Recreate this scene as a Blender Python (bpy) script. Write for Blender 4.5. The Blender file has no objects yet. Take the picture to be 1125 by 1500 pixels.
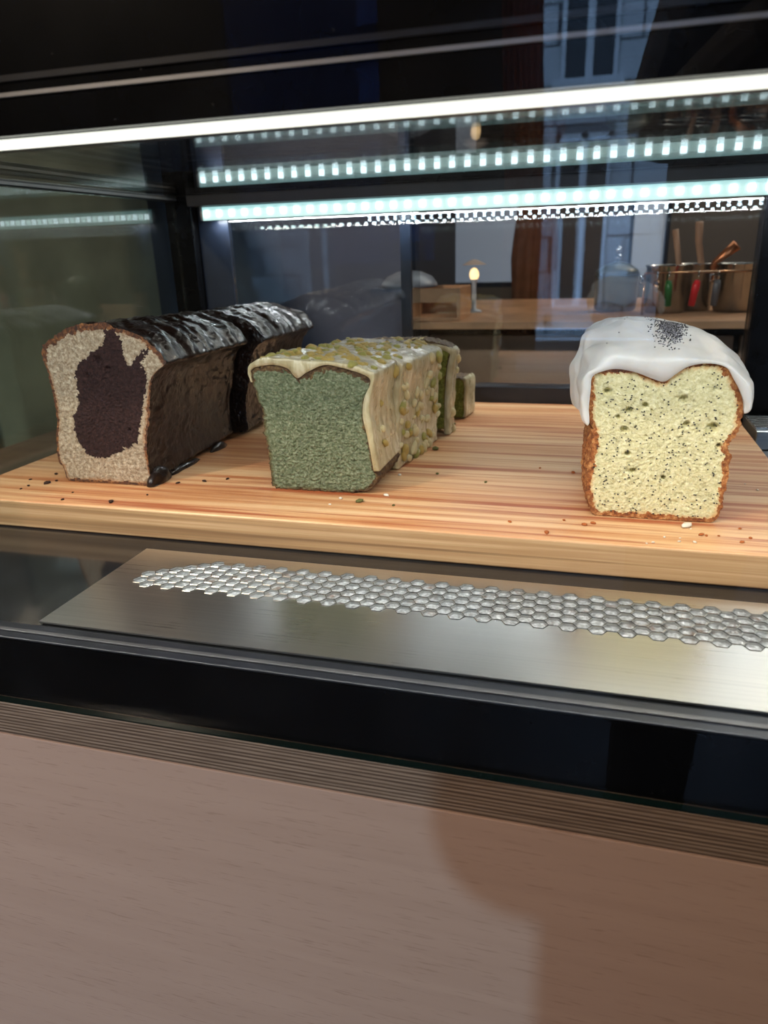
import bpy, bmesh, math, random
from mathutils import Vector, Matrix, noise
from mathutils.geometry import delaunay_2d_cdt
from mathutils.bvhtree import BVHTree

SC = bpy.context.scene
COL = SC.collection
random.seed(7)

# ------------------------------------------------------------------ camera
EYE = Vector((0.0, 0.0, 0.175))
RIGHT = Vector((0.96242518, 0.26985531, -0.03026368))
DOWN = Vector((0.06458396, -0.33572551, -0.93974321))
FWD = Vector((-0.26375499, 0.90247797, -0.34053901))
cd = bpy.data.cameras.new('camera'); cam = bpy.data.objects.new('camera', cd); COL.objects.link(cam)
m = Matrix.Identity(4)
for i in range(3):
    m[i][0] = RIGHT[i]; m[i][1] = -DOWN[i]; m[i][2] = -FWD[i]; m[i][3] = EYE[i]
cam.matrix_world = m
cd.sensor_fit = 'VERTICAL'; cd.sensor_height = 36.0; cd.sensor_width = 27.0
cd.lens = 36.0 * 1061.8 / 1500.0
cd.clip_start = 0.01; cd.clip_end = 100
cd.dof.use_dof = True; cd.dof.focus_distance = 0.50; cd.dof.aperture_fstop = 10.0
SC.camera = cam

# ------------------------------------------------------------------ world, exposure
W = bpy.data.worlds.new('world'); SC.world = W; W.use_nodes = True
bg = W.node_tree.nodes['Background']
bg.inputs[0].default_value = (0.36, 0.60, 1.0, 1); bg.inputs[1].default_value = 4.6
SC.view_settings.view_transform = 'Standard'; SC.view_settings.look = 'None'
SC.view_settings.exposure = 0.0; SC.view_settings.gamma = 1.0
SC.view_settings.use_curve_mapping = False
SC.cycles.max_bounces = 14; SC.cycles.glossy_bounces = 8; SC.cycles.transparent_max_bounces = 24
SC.cycles.diffuse_bounces = 4; SC.cycles.caustics_reflective = True
SC.cycles.sample_clamp_indirect = 6.0

def lamp(name, kind, loc, energy, color, size=None, rot=None, aim=None, size_y=None, **kw):
    l = bpy.data.lights.new(name, kind); l.energy = energy; l.color = color
    o = bpy.data.objects.new(name, l); COL.objects.link(o); o.location = loc
    if kind == 'AREA':
        l.shape = 'RECTANGLE'; l.size = size; l.size_y = size_y or size
    elif kind == 'SUN': l.angle = size
    else: l.shadow_soft_size = size or 0.02
    if aim is not None:
        o.rotation_euler = (Vector(aim) - Vector(loc)).to_track_quat('-Z', 'Y').to_euler()
    if rot: o.rotation_euler = rot
    for k, v in kw.items(): setattr(l, k, v)
    return o

# low daylight through the shop window behind the viewer
lamp('sun', 'SUN', (.30, -3, 1.2), .8, (0.42, 0.74, 1.0), size=math.radians(.8), aim=(-0.05, 0.283, -.47))

# ------------------------------------------------------------------ node helpers
def mat(name):
    mt = bpy.data.materials.new(name); mt.use_nodes = True
    nt = mt.node_tree
    return mt, nt, nt.nodes['Principled BSDF']
def N(nt, t, **kw):
    n = nt.nodes.new(t)
    for k, v in kw.items():
        if k.startswith('i_'):
            key = k[2:]
            n.inputs[int(key) if key.isdigit() else key.replace('_', ' ')].default_value = v
        else: setattr(n, k, v)
    return n
def L(nt, a, b): nt.links.new(a, b)
def coords(nt, scale=(1, 1, 1), loc=(0, 0, 0), rot=(0, 0, 0)):
    tc = N(nt, 'ShaderNodeTexCoord'); mp = N(nt, 'ShaderNodeMapping')
    mp.inputs['Scale'].default_value = scale; mp.inputs['Location'].default_value = loc; mp.inputs['Rotation'].default_value = rot
    L(nt, tc.outputs['Object'], mp.inputs[0]); return mp.outputs[0]
def ns(nt, vec, scale, detail=4, rough=.55, dist=0):
    n = N(nt, 'ShaderNodeTexNoise'); n.inputs['Scale'].default_value = scale; n.inputs['Detail'].default_value = detail
    n.inputs['Roughness'].default_value = rough; n.inputs['Distortion'].default_value = dist
    L(nt, vec, n.inputs['Vector']); return n.outputs['Fac']
def ramp(nt, fac, stops):
    r = N(nt, 'ShaderNodeValToRGB'); e = r.color_ramp.elements
    while len(e) < len(stops): e.new(0.5)
    for i, (p, c) in enumerate(stops):
        e[i].position = p; e[i].color = (c[0], c[1], c[2], 1) if not isinstance(c, (int, float)) else (c, c, c, 1)
    L(nt, fac, r.inputs[0]); return r.outputs[0]
def mix(nt, fac, a, b, mode='MIX'):
    n = N(nt, 'ShaderNodeMix', data_type='RGBA', blend_type=mode)
    for s, v in ((0, fac), (6, a), (7, b)):
        if hasattr(v, 'links'): L(nt, v, n.inputs[s])
        elif s == 0: n.inputs[0].default_value = v
        else: n.inputs[s].default_value = (v[0], v[1], v[2], 1)
    return n.outputs[2]
def math_(nt, op, a, b=None, c=None):
    n = N(nt, 'ShaderNodeMath', operation=op)
    for i, v in enumerate((a, b, c)):
        if v is None: continue
        if hasattr(v, 'links'): L(nt, v, n.inputs[i])
        else: n.inputs[i].default_value = v
    return n.outputs[0]
def bump(nt, p, h, dist, strength=1.0, prev=None):
    b = N(nt, 'ShaderNodeBump'); b.inputs['Distance'].default_value = dist; b.inputs['Strength'].default_value = strength
    L(nt, h, b.inputs['Height'])
    if prev is not None: L(nt, prev, b.inputs['Normal'])
    if p is not None: L(nt, b.outputs[0], p.inputs['Normal'])
    return b.outputs[0]
def srgb(*c):
    return tuple(((x/255)/12.92 if x/255 <= .04045 else ((x/255+.055)/1.055)**2.4) for x in c)

def plain(name, col, rough=.5, metal=0, coat=0, var=.12, scale=40, bmp=0.0002, spec=.5):
    mt, nt, p = mat(name); v = coords(nt)
    n = ns(nt, v, scale, 4)
    c = ramp(nt, n, [(.3, [x*(1-var) for x in col]), (.7, [min(1, x*(1+var)) for x in col])])
    L(nt, c, p.inputs['Base Color']); p.inputs['Roughness'].default_value = rough
    p.inputs['Metallic'].default_value = metal; p.inputs['Coat Weight'].default_value = coat
    p.inputs['Specular IOR Level'].default_value = spec
    if bmp: bump(nt, p, n, bmp)
    return mt

# ------------------------------------------------------------------ materials
def crumb_mat(name, core, light, rim, rim_mm=5.0, fine=1.0):
    mt, nt, p = mat(name); v = coords(nt)
    a = ns(nt, v, 330, 9, .72); b = ns(nt, v, 110, 3, .5); c3 = ns(nt, v, 1300, 4, .7)
    vo = N(nt, 'ShaderNodeTexVoronoi'); vo.inputs['Scale'].default_value = 620; L(nt, v, vo.inputs['Vector'])
    pit = ramp(nt, ns(nt, v, 240, 5, .65), [(.30, 0.0), (.44, 1.0)])
    base = ramp(nt, a, [(.28, [x*.58 for x in core]), (.44, core), (.64, light)])
    base = mix(nt, math_(nt, 'MULTIPLY', math_(nt, 'SUBTRACT', 1.0, pit), .45), base, [x*.45 for x in core])  # shade inside the pits mixed into the crumb colour
    base = mix(nt, ramp(nt, b, [(.4, 0.0), (.75, .35)]), base, [min(1, x*.8) for x in core])
    at = N(nt, 'ShaderNodeAttribute', attribute_name='edge')
    e = math_(nt, 'ADD', at.outputs['Fac'], math_(nt, 'MULTIPLY', math_(nt, 'SUBTRACT', b, .5), 4.0))
    f = N(nt, 'ShaderNodeMapRange'); f.inputs['From Min'].default_value = 1.0; f.inputs['From Max'].default_value = rim_mm
    f.inputs['To Min'].default_value = .85; f.inputs['To Max'].default_value = 0
    L(nt, e, f.inputs['Value'])
    L(nt, mix(nt, f.outputs[0], base, rim), p.inputs['Base Color'])
    p.inputs['Roughness'].default_value = .85
    p.inputs['Specular IOR Level'].default_value = .25
    b0 = bump(nt, None, pit, .0010*fine, .7); b1 = bump(nt, None, math_(nt, 'ADD', a, math_(nt, 'MULTIPLY', vo.outputs['Distance'], -.5)), .0015*fine, .8, b0); bump(nt, p, c3, .0004*fine, .8, b1)
    return mt
def crust_mat(name, dark, mid, light, rough=.75, sc=260):
    mt, nt, p = mat(name); v = coords(nt)
    a = ns(nt, v, sc, 6, .7); b = ns(nt, v, 60, 3)
    c = ramp(nt, a, [(.34, dark), (.5, mid), (.66, light)])
    c = mix(nt, ramp(nt, b, [(.35, 0.0), (.7, .5)]), c, dark)
    L(nt, c, p.inputs['Base Color']); p.inputs['Roughness'].default_value = rough
    b1 = bump(nt, None, a, .0016, .9); bump(nt, p, ns(nt, v, 1100, 3), .0004, .7, b1)
    return mt
M = {}
M['lemon'] = crumb_mat('lemon_crumb', srgb(214, 207, 160), srgb(238, 234, 198), srgb(205, 132, 55), 5.5, .8)
M['crust'] = crust_mat('golden_crust', srgb(88, 42, 20), srgb(166, 98, 46), srgb(220, 168, 108))
M['vanilla'] = crumb_mat('vanilla_crumb', srgb(158, 138, 114), srgb(214, 200, 176), srgb(160, 104, 56), 4.5, 1.1)
M['cocoa'] = crumb_mat('cocoa_crumb', srgb(42, 26, 26), srgb(66, 44, 42), srgb(58, 34, 30), 3, .9)
M['loaf_crust'] = crust_mat('brown_crust', srgb(38, 20, 14), srgb(98, 56, 32), srgb(168, 112, 62))
M['green'] = crumb_mat('green_crumb', srgb(112, 122, 92), srgb(160, 166, 138), srgb(100, 90, 56), 3.5, 1.6)
M['green2'] = crumb_mat('olive_crumb', srgb(118, 124, 50), srgb(165, 168, 88), srgb(120, 98, 40), 3.5, 1.4)
M['green_crust'] = crust_mat('green_cake_crust', srgb(52, 34, 18), srgb(92, 66, 38), srgb(128, 106, 62))

def icing_mat():
    mt, nt, p = mat('white_icing'); v = coords(nt)
    a = ns(nt, v, 40, 4)
    L(nt, ramp(nt, a, [(.3, srgb(200, 198, 196)), (.7, srgb(216, 216, 218))]), p.inputs['Base Color'])
    p.inputs['Roughness'].default_value = .42
    p.inputs['Subsurface Weight'].default_value = .25; p.inputs['Subsurface Radius'].default_value = (.004, .003, .002); p.inputs['Subsurface Scale'].default_value = 1.0
    b1 = bump(nt, None, ns(nt, v, 90, 3), .0012, .6); bump(nt, p, ns(nt, v, 700, 3), .00012, .5, b1)
    return mt
M['icing'] = icing_mat()
def choc_mat():
    mt, nt, p = mat('chocolate_glaze'); v = coords(nt, (1, 1, .8)); v2 = coords(nt)
    a = ns(nt, v, 62, 3, .5, 1.4); b = ns(nt, v2, 500, 4, .6)
    L(nt, ramp(nt, a, [(.3, srgb(10, 5, 4)), (.7, srgb(30, 15, 9))]), p.inputs['Base Color'])
    L(nt, ramp(nt, ns(nt, v2, 60, 3), [(.3, .26), (.7, .4)]), p.inputs['Roughness'])
    p.inputs['Specular IOR Level'].default_value = .22; p.inputs['Coat Weight'].default_value = .55; p.inputs['Coat Roughness'].default_value = .10
    b1 = bump(nt, None, a, .004, .75); bump(nt, p, b, .0004, .6, b1)
    return mt
M['choc'] = choc_mat()
def cream_mat():
    mt, nt, p = mat('cream_glaze'); v = coords(nt, (1, 1, .3)); v2 = coords(nt)
    a = ns(nt, v, 120, 4, .55, .4)
    L(nt, ramp(nt, a, [(.28, srgb(142, 128, 92)), (.5, srgb(178, 166, 130)), (.72, srgb(212, 204, 176))]), p.inputs['Base Color'])
    L(nt, ramp(nt, ns(nt, v2, 120, 3), [(.35, .25), (.7, .5)]), p.inputs['Roughness'])
    p.inputs['Coat Weight'].default_value = .6; p.inputs['Coat Roughness'].default_value = .15
    b1 = bump(nt, None, a, .003, .7); bump(nt, p, ns(nt, v2, 420, 3), .0006, .6, b1)
    return mt
M['cream'] = cream_mat()
M['nut'] = plain('chopped_nut', srgb(200, 172, 92), .42, var=.3, scale=220, bmp=.0006)
M['nut2'] = plain('green_nut', srgb(178, 172, 92), .5, var=.35, scale=220, bmp=.0006)
M['poppy'] = plain('poppy_seed', srgb(38, 38, 44), .6, var=.4, scale=900)
M['seed'] = plain('poppy_seed_pale', srgb(132, 132, 142), .6, var=.4, scale=900)

def board_mat():
    mt, nt, p = mat('oiled_wood'); 
    v = coords(nt, (1.6, 34, 34)); w = coords(nt, (3.2, 130, 130)); u = coords(nt, (.9, 9, 9)); f = coords(nt, (25, 900, 900))
    a = ns(nt, v, 1, 4, .55, 1.1); b = ns(nt, w, 1, 4, .6, .5); c = ns(nt, u, 1.5, 3, .5, .8); d = ns(nt, f, 1, 2)
    base = ramp(nt, a, [(.30, srgb(176, 108, 66)), (.42, srgb(204, 146, 98)), (.55, srgb(222, 176, 130)), (.72, srgb(232, 196, 152))])
    red = ramp(nt, b, [(.40, .9), (.52, 0.0)])
    redzone = ramp(nt, c, [(.38, .2), (.56, 1.0)])
    rz = math_(nt, 'MULTIPLY', red, redzone)
    base = mix(nt, rz, base, srgb(160, 76, 42))
    base = mix(nt, ramp(nt, b, [(.55, 0.0), (.75, .5)]), base, srgb(246, 220, 176))
    base = mix(nt, math_(nt, 'MULTIPLY', d, .18), base, srgb(150, 96, 56))
    L(nt, base, p.inputs['Base Color'])
    L(nt, ramp(nt, b, [(.3, .48), (.7, .36)]), p.inputs['Roughness'])
    b1 = bump(nt, None, d, .0002, .4); bump(nt, p, b, .0004, .3, b1)
    return mt
M['board'] = board_mat()
def board_edge_mat():
    mt, nt, p = mat('wood_edge'); v = coords(nt, (1.3, 1, 150)); w = coords(nt, (9, 1, 620))
    a = ns(nt, v, 1, 3, .5, .7); b = ns(nt, w, 1, 3, .6)
    c = ramp(nt, a, [(.3, srgb(122, 92, 62)), (.47, srgb(172, 138, 98)), (.6, srgb(196, 162, 122)), (.75, srgb(150, 114, 78))])
    c = mix(nt, ramp(nt, b, [(.4, .4), (.6, 0.0)]), c, srgb(150, 108, 70))
    L(nt, c, p.inputs['Base Color']); p.inputs['Roughness'].default_value = .6
    bump(nt, p, b, .0002, .5)
    return mt
M['board_edge'] = board_edge_mat()
def ply_mat():
    mt, nt, p = mat('plywood_edge')
    tc = N(nt, 'ShaderNodeTexCoord'); s = N(nt, 'ShaderNodeSeparateXYZ'); L(nt, tc.outputs['Object'], s.inputs[0])
    nz = ns(nt, coords(nt, (5, 1, 260)), 1, 3)
    z = math_(nt, 'ADD', math_(nt, 'MULTIPLY', s.outputs['Z'], 1/.0011), math_(nt, 'MULTIPLY', nz, 2.6))
    fr = math_(nt, 'PINGPONG', z, 1.0)
    c = ramp(nt, fr, [(.12, srgb(70, 54, 44)), (.35, srgb(116, 96, 80)), (.6, srgb(146, 126, 108)), (.9, srgb(160, 140, 122))])
    st = ns(nt, coords(nt, (30, 1, 1500)), 1, 3)
    c = mix(nt, ramp(nt, st, [(.35, .55), (.6, 0.0)]), c, srgb(80, 62, 50))
    kn = ns(nt, coords(nt, (14, 1, 330), loc=(3.1, 0, 0)), 1, 2)
    c = mix(nt, ramp(nt, kn, [(.70, 0.0), (.76, .85)]), c, srgb(44, 30, 22))
    L(nt, c, p.inputs['Base Color']); p.inputs['Roughness'].default_value = .65
    bump(nt, p, fr, .0002, .5)
    return mt
M['ply'] = ply_mat()
def panel_mat():
    mt, nt, p = mat('beech_panel'); a = ns(nt, coords(nt, (3, 3, 60)), 1, 4, .5, .8); b = ns(nt, coords(nt, (55, 55, 900)), 1, 3)
    c = ramp(nt, a, [(.3, srgb(180, 152, 136)), (.7, srgb(186, 158, 142))])
    c = mix(nt, ramp(nt, b, [(.30, .35), (.40, 0.0)]), c, srgb(134, 104, 88))
    L(nt, c, p.inputs['Base Color']); p.inputs['Roughness'].default_value = .55
    p.inputs['Specular IOR Level'].default_value = .3
    return mt
M['panel'] = panel_mat()
def steel_mat(name, col=.62, rough=.3, dirx=(2, 1400, 1400)):
    mt, nt, p = mat(name); a = ns(nt, coords(nt, dirx), 1, 3); b = ns(nt, coords(nt), 18, 4)
    L(nt, ramp(nt, a, [(.3, (col*.85,)*3), (.7, (col*1.05, col*1.04, col*1.0))]), p.inputs['Base Color'])
    p.inputs['Metallic'].default_value = 1
    r = math_(nt, 'ADD', math_(nt, 'MULTIPLY', a, .12), math_(nt, 'ADD', math_(nt, 'MULTIPLY', b, .12), rough-.12))
    L(nt, r, p.inputs['Roughness'])
    bump(nt, p, a, .00004, .5)
    return mt
M['steel'] = steel_mat('brushed_steel', .62, .30)
M['steel_smooth'] = steel_mat('polished_steel', .72, .14, (60, 60, 60))
def liner_mat():
    mt, nt, p = mat('pale_crinkled_liner'); v = coords(nt); a = ns(nt, v, 420, 5, .65); b = ns(nt, v, 95, 4, .6)
    c = ramp(nt, a, [(.3, srgb(120, 120, 120)), (.5, srgb(190, 194, 196)), (.65, srgb(236, 240, 242))])
    c = mix(nt, ramp(nt, b, [(.56, 0.0), (.68, .75)]), c, srgb(120, 88, 60))
    L(nt, c, p.inputs['Base Color']); p.inputs['Metallic'].default_value = .5; p.inputs['Roughness'].default_value = .28
    bump(nt, p, a, .003, .9); return mt
M['liner'] = liner_mat()
M['black'] = plain('black_enamel', (.003, .0033, .0042), .2, var=.2, bmp=0, spec=.12)
M['blackgloss'] = plain('black_glass_floor', (.010, .011, .012), .10, var=.2, bmp=0)
M['frame'] = plain('black_frame_metal', (.018, .02, .026), .30, metal=.3, var=.2, bmp=0)
M['trim_grey'] = plain('grey_trim_metal', (.34, .34, .35), .35, metal=.6, var=.1, bmp=0)  # lighter grey metal of the trims and rear channel
M['navy'] = plain('navy_door_stile', (.012, .018, .034), .35, var=.2, bmp=0)
M['rubber'] = plain('black_gasket', (.008, .008, .009), .6, bmp=0)

def glass_mat(name, f0=.045, tint=(1, 1, 1), dust=.0, fs=1.0):
    mt = bpy.data.materials.new(name); mt.use_nodes = True; nt = mt.node_tree; nt.nodes.clear()
    out = N(nt, 'ShaderNodeOutputMaterial'); g = N(nt, 'ShaderNodeNewGeometry')
    d = N(nt, 'ShaderNodeVectorMath', operation='DOT_PRODUCT'); L(nt, g.outputs['Normal'], d.inputs[0]); L(nt, g.outputs['Incoming'], d.inputs[1])
    c = math_(nt, 'ABSOLUTE', d.outputs['Value'])
    q = math_(nt, 'POWER', math_(nt, 'SUBTRACT', 1.0, c), 5.0)
    F = math_(nt, 'ADD', math_(nt, 'MULTIPLY', q, (1-f0)*fs), f0)
    tr = N(nt, 'ShaderNodeBsdfTransparent'); tr.inputs[0].default_value = (*tint, 1)
    gl = N(nt, 'ShaderNodeBsdfGlossy'); gl.inputs['Roughness'].default_value = .004
    mx = N(nt, 'ShaderNodeMixShader'); L(nt, F, mx.inputs[0]); L(nt, tr.outputs[0], mx.inputs[1]); L(nt, gl.outputs[0], mx.inputs[2])
    res = mx.outputs[0]
    if dust > 0:
        df = N(nt, 'ShaderNodeBsdfDiffuse'); df.inputs[0].default_value = (.8, .85, .95, 1)
        v = coords(nt)
        vo = N(nt, 'ShaderNodeTexVoronoi'); vo.inputs['Scale'].default_value = 210; vo.inputs['Randomness'].default_value = 1; L(nt, v, vo.inputs['Vector'])
        sp = ramp(nt, vo.outputs['Distance'], [(.03, 1.0), (.07, 0.0)])
        rnd = N(nt, 'ShaderNodeSeparateColor'); L(nt, vo.outputs['Color'], rnd.inputs[0])
        sp = math_(nt, 'MULTIPLY', sp, math_(nt, 'GREATER_THAN', rnd.outputs[0], .90))
        sm = ramp(nt, ns(nt, v, 9, 4, .6), [(.50, 0.0), (.72, 1.0)])
        fac = math_(nt, 'MAXIMUM', math_(nt, 'MULTIPLY', sp, min(1, dust*40)), math_(nt, 'MULTIPLY', sm, dust))
        m2 = N(nt, 'ShaderNodeMixShader'); L(nt, fac, m2.inputs[0]); L(nt, res, m2.inputs[1]); L(nt, df.outputs[0], m2.inputs[2])
        res = m2.outputs[0]
    L(nt, res, out.inputs[0]); return mt
M['glass_front'] = glass_mat('front_glass', .042, (.97, .98, .985), dust=.003)
M['glass'] = glass_mat('clear_glass', .05, (.96, .975, .97))
M['glass_back'] = glass_mat('door_glass', .10, (.93, .96, .97))
M['glass_top'] = glass_mat('top_glass', .04, (.97, .98, .98), fs=.42)
M['glass_side'] = glass_mat('side_glass', .085, (.90, .94, .91))
M['glass_edge'] = plain('green_glass_edge', srgb(10, 24, 21), .15, bmp=0)

def emit(name, col, s):
    mt = bpy.data.materials.new(name); mt.use_nodes = True; nt = mt.node_tree
    p = nt.nodes['Principled BSDF']; p.inputs['Base Color'].default_value = (.8, .8, .8, 1)
    p.inputs['Emission Color'].default_value = (*col, 1); p.inputs['Emission Strength'].default_value = s
    return mt
M['led'] = emit('led_chip', (.75, .95, 1.0), 6)
M['led_hot'] = emit('led_chip_bright', (.75, .92, 1.0), 24)
M['led_diff'] = emit('led_diffuser', (.48, .92, .90), .8)
M['led_front'] = emit('led_front_diffuser', (1.0, 1.0, .86), 1.3)
M['bulb'] = emit('warm_bulb', (1, .6, .25), 2.5)
M['glow_pane'] = emit('reflection_glow_pane', (.22, .40, .75), .16)  # blue glow stands in for reflection bands in the back glass

# ------------------------------------------------------------------ object helpers
def link(name, me, m, parent=None, smooth=False):
    o = bpy.data.objects.new(name, me); COL.objects.link(o)
    if m is not None:
        for q in (m if isinstance(m, (list, tuple)) else [m]): me.materials.append(q)
    if smooth:
        for p in me.polygons: p.use_smooth = True
    if parent is not None: o.parent = parent
    return o
def from_bm(name, bm, m, parent=None, smooth=False):
    bmesh.ops.recalc_face_normals(bm, faces=bm.faces)
    me = bpy.data.meshes.new(name); bm.to_mesh(me); bm.free()
    return link(name, me, m, parent, smooth)
def add_box(bm, x0, x1, y0, y1, z0, z1, bev=0, seg=2):
    vs = [bm.verts.new((x, y, z)) for x in (x0, x1) for y in (y0, y1) for z in (z0, z1)]
    fs = [bm.faces.new([vs[i] for i in q]) for q in ((0, 1, 3, 2), (4, 6, 7, 5), (0, 4, 5, 1), (2, 3, 7, 6), (0, 2, 6, 4), (1, 5, 7, 3))]
    if bev:
        es = {e for f in fs for e in f.edges}
        bmesh.ops.bevel(bm, geom=list(es), offset=bev, segments=seg, affect='EDGES', profile=.5)
def box(name, b, m, parent=None, bev=0, seg=2):
    bm = bmesh.new(); add_box(bm, *b, bev=bev, seg=seg)
    return from_bm(name, bm, m, parent)
def lathe(bm, prof, c=(0, 0, 0), n=28):
    rings = []
    for r, z in prof:
        rings.append([bm.verts.new((c[0]+r*math.cos(2*math.pi*k/n), c[1]+r*math.sin(2*math.pi*k/n), c[2]+z)) for k in range(n)])
    for a, b in zip(rings, rings[1:]):
        for k in range(n): bm.faces.new((a[k], a[(k+1) % n], b[(k+1) % n], b[k]))
    for r_, f in ((rings[0], 1), (rings[-1], 0)):
        bm.faces.new(r_[::-1] if f else r_)
def tube(bm, pts, rad, n=10):
    pts = [Vector(p) for p in pts]; rings = []
    rs = rad if isinstance(rad, (list, tuple)) else [rad]*len(pts)
    for i, p in enumerate(pts):
        t = (pts[min(i+1, len(pts)-1)] - pts[max(i-1, 0)]).normalized()
        u = t.cross(Vector((0, 1, 0)))
        if u.length < .2: u = t.cross(Vector((1, 0, 0)))
        u.normalize(); w = t.cross(u)
        rings.append([bm.verts.new(p + rs[i]*(u*math.cos(2*math.pi*k/n) + w*math.sin(2*math.pi*k/n))) for k in range(n)])
    for a, b in zip(rings, rings[1:]):
        for k in range(n): bm.faces.new((a[k], a[(k+1) % n], b[(k+1) % n], b[k]))
    bm.faces.new(rings[0][::-1]); bm.faces.new(rings[-1])
def empty(name, loc=(0, 0, 0), rz=0):
    o = bpy.data.objects.new(name, None); COL.objects.link(o); o.location = loc; o.rotation_euler = (0, 0, rz)
    o.empty_display_size = .02
    return o
def tag(o, label=None, cat=None, group=None, kind=None):
    if label: o['label'] = label
    if cat: o['category'] = cat
    if group: o['group'] = group
    if kind: o['kind'] = kind
    return o
def struct(o, label=None, cat='structure'):
    o['kind'] = 'structure'; 
    if label: o['label'] = label; o['category'] = cat
    return o

def fn(x, y, z, s):          # smooth noise, -1..1
    return noise.noise(Vector((x*s, y*s, z*s)))
def fb(x, y, z, s, o=4):
    return noise.fractal(Vector((x*s, y*s, z*s)), .9, 2.1, o)

# ------------------------------------------------------------------ the shop around the case
def shell(name, b, m, label, cat): return struct(box(name, b, m), label, cat)
M['wall_dark'] = plain('dark_plaster', srgb(14, 14, 15), .7, var=.15, scale=8)
M['wall_k'] = plain('kitchen_wall_paint', srgb(96, 84, 76), .7, var=.12, scale=6)
M['floor_k'] = plain('grey_floor_tiles', srgb(44, 42, 40), .5, scale=5)
M['ceil'] = plain('dark_ceiling_paint', srgb(18, 18, 18), .8, scale=4)
FZ = -.95
shell('floor', (-3, 3, -3.2, 3.2, FZ-.05, FZ), M['floor_k'], 'grey tiled shop floor', 'floor')
shell('ceiling', (-3, 3, -3.2, 3.2, 1.9, 1.95), M['ceil'], 'dark painted shop ceiling', 'ceiling')
shell('wall_left', (-3.05, -3, -3.2, 3.2, FZ, 1.95), M['wall_dark'], 'dark side wall of the shop', 'wall')
shell('wall_right', (3, 3.05, -3.2, 3.2, FZ, 1.95), M['wall_dark'], 'dark side wall of the shop', 'wall')
# kitchen wall at the far end, with two added glowing panes for blue reflection bands
bmw = bmesh.new()
wins = [(-.66, -.28, .02, .80), (.10, .24, .02, .80)]
xs = [-3, -.66, -.28, .10, .24, 3]
for a, b in zip(xs, xs[1:]):
    w = [q for q in wins if q[0] == a]
    if w: add_box(bmw, a, b, 3.0, 3.05, FZ, w[0][2]); add_box(bmw, a, b, 3.0, 3.05, w[0][3], 1.95)
    else: add_box(bmw, a, b, 3.0, 3.05, FZ, 1.95)
struct(from_bm('wall_back', bmw, M['wall_k']), 'brown-grey kitchen wall behind the display case', 'wall')
for i, q in enumerate(wins):
    w = empty('window_%d' % (i+1), ((q[0]+q[1])/2, 3.02, q[2])); struct(w, ('wider' if i == 0 else 'narrower')+' blue glowing pane added for a reflection in the back glass', 'window')
    hw = (q[1]-q[0])/2; hh = q[3]-q[2]
    box('pane', (-hw+.01, hw-.01, 0, .006, .01, hh-.01), M['glow_pane'], w)
    bmf = bmesh.new()
    for b in ((-hw, -hw+.014, -.01, .02, 0, hh), (hw-.014, hw, -.01, .02, 0, hh), (-hw, hw, -.01, .02, 0, .02), (-hw, hw, -.01, .02, hh-.02, hh)): add_box(bmf, *b)
    from_bm('window_frame', bmf, M['navy'], w)
# street-side wall behind the viewer, one opening onto the street
bmw = bmesh.new()
ox0, ox1, oz0, oz1 = -.36, 1.5, -.4, 1.75
add_box(bmw, -3, -1.75, -3.05, -3, FZ, 1.95); add_box(bmw, -1.0, ox0, -3.05, -3, FZ, 1.95)
add_box(bmw, -1.75, -1.0, -3.05, -3, FZ, .1); add_box(bmw, -1.75, -1.0, -3.05, -3, 1.75, 1.95)
add_box(bmw, ox1, 3, -3.05, -3, FZ, 1.95); add_box(bmw, ox0, ox1, -3.05, -3, FZ, oz0); add_box(bmw, ox0, ox1, -3.05, -3, oz1, 1.95)
struct(from_bm('wall_front', bmw, M['wall_dark']), 'dark street wall of the shop with two window openings', 'wall')
M['tint'] = glass_mat('tinted_glass', .05, (.16, .20, .30))
w = empty('window_3', (-1.375, -3.02, .1)); struct(w, 'narrow tinted shop window onto the street', 'window')
box('pane', (-.375, .375, 0, .006, 0, 1.65), M['tint'], w)
M['curtain'] = plain('rust_curtain_cloth', srgb(170, 96, 48), .9, var=.35, scale=9, bmp=.002)
bmc = bmesh.new(); pv = None
for i in range(41):
    x = -.43 + .0042*i; y = -2.93 + .018*math.sin(i*1.1)
    col = [bmc.verts.new((x + .03*math.sin(j*.5)*(j/14), y, -.3+.15*j)) for j in range(14)]
    if pv:
        for j in range(13): bmc.faces.new((pv[j], col[j], col[j+1], pv[j+1]))
    pv = col
bmesh.ops.solidify(bmc, geom=bmc.faces[:], thickness=.003)
cu = from_bm('curtain', bmc, M['curtain'], None, True); tag(cu, 'rust-brown curtain beside the street window behind the viewer', 'curtain')
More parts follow.
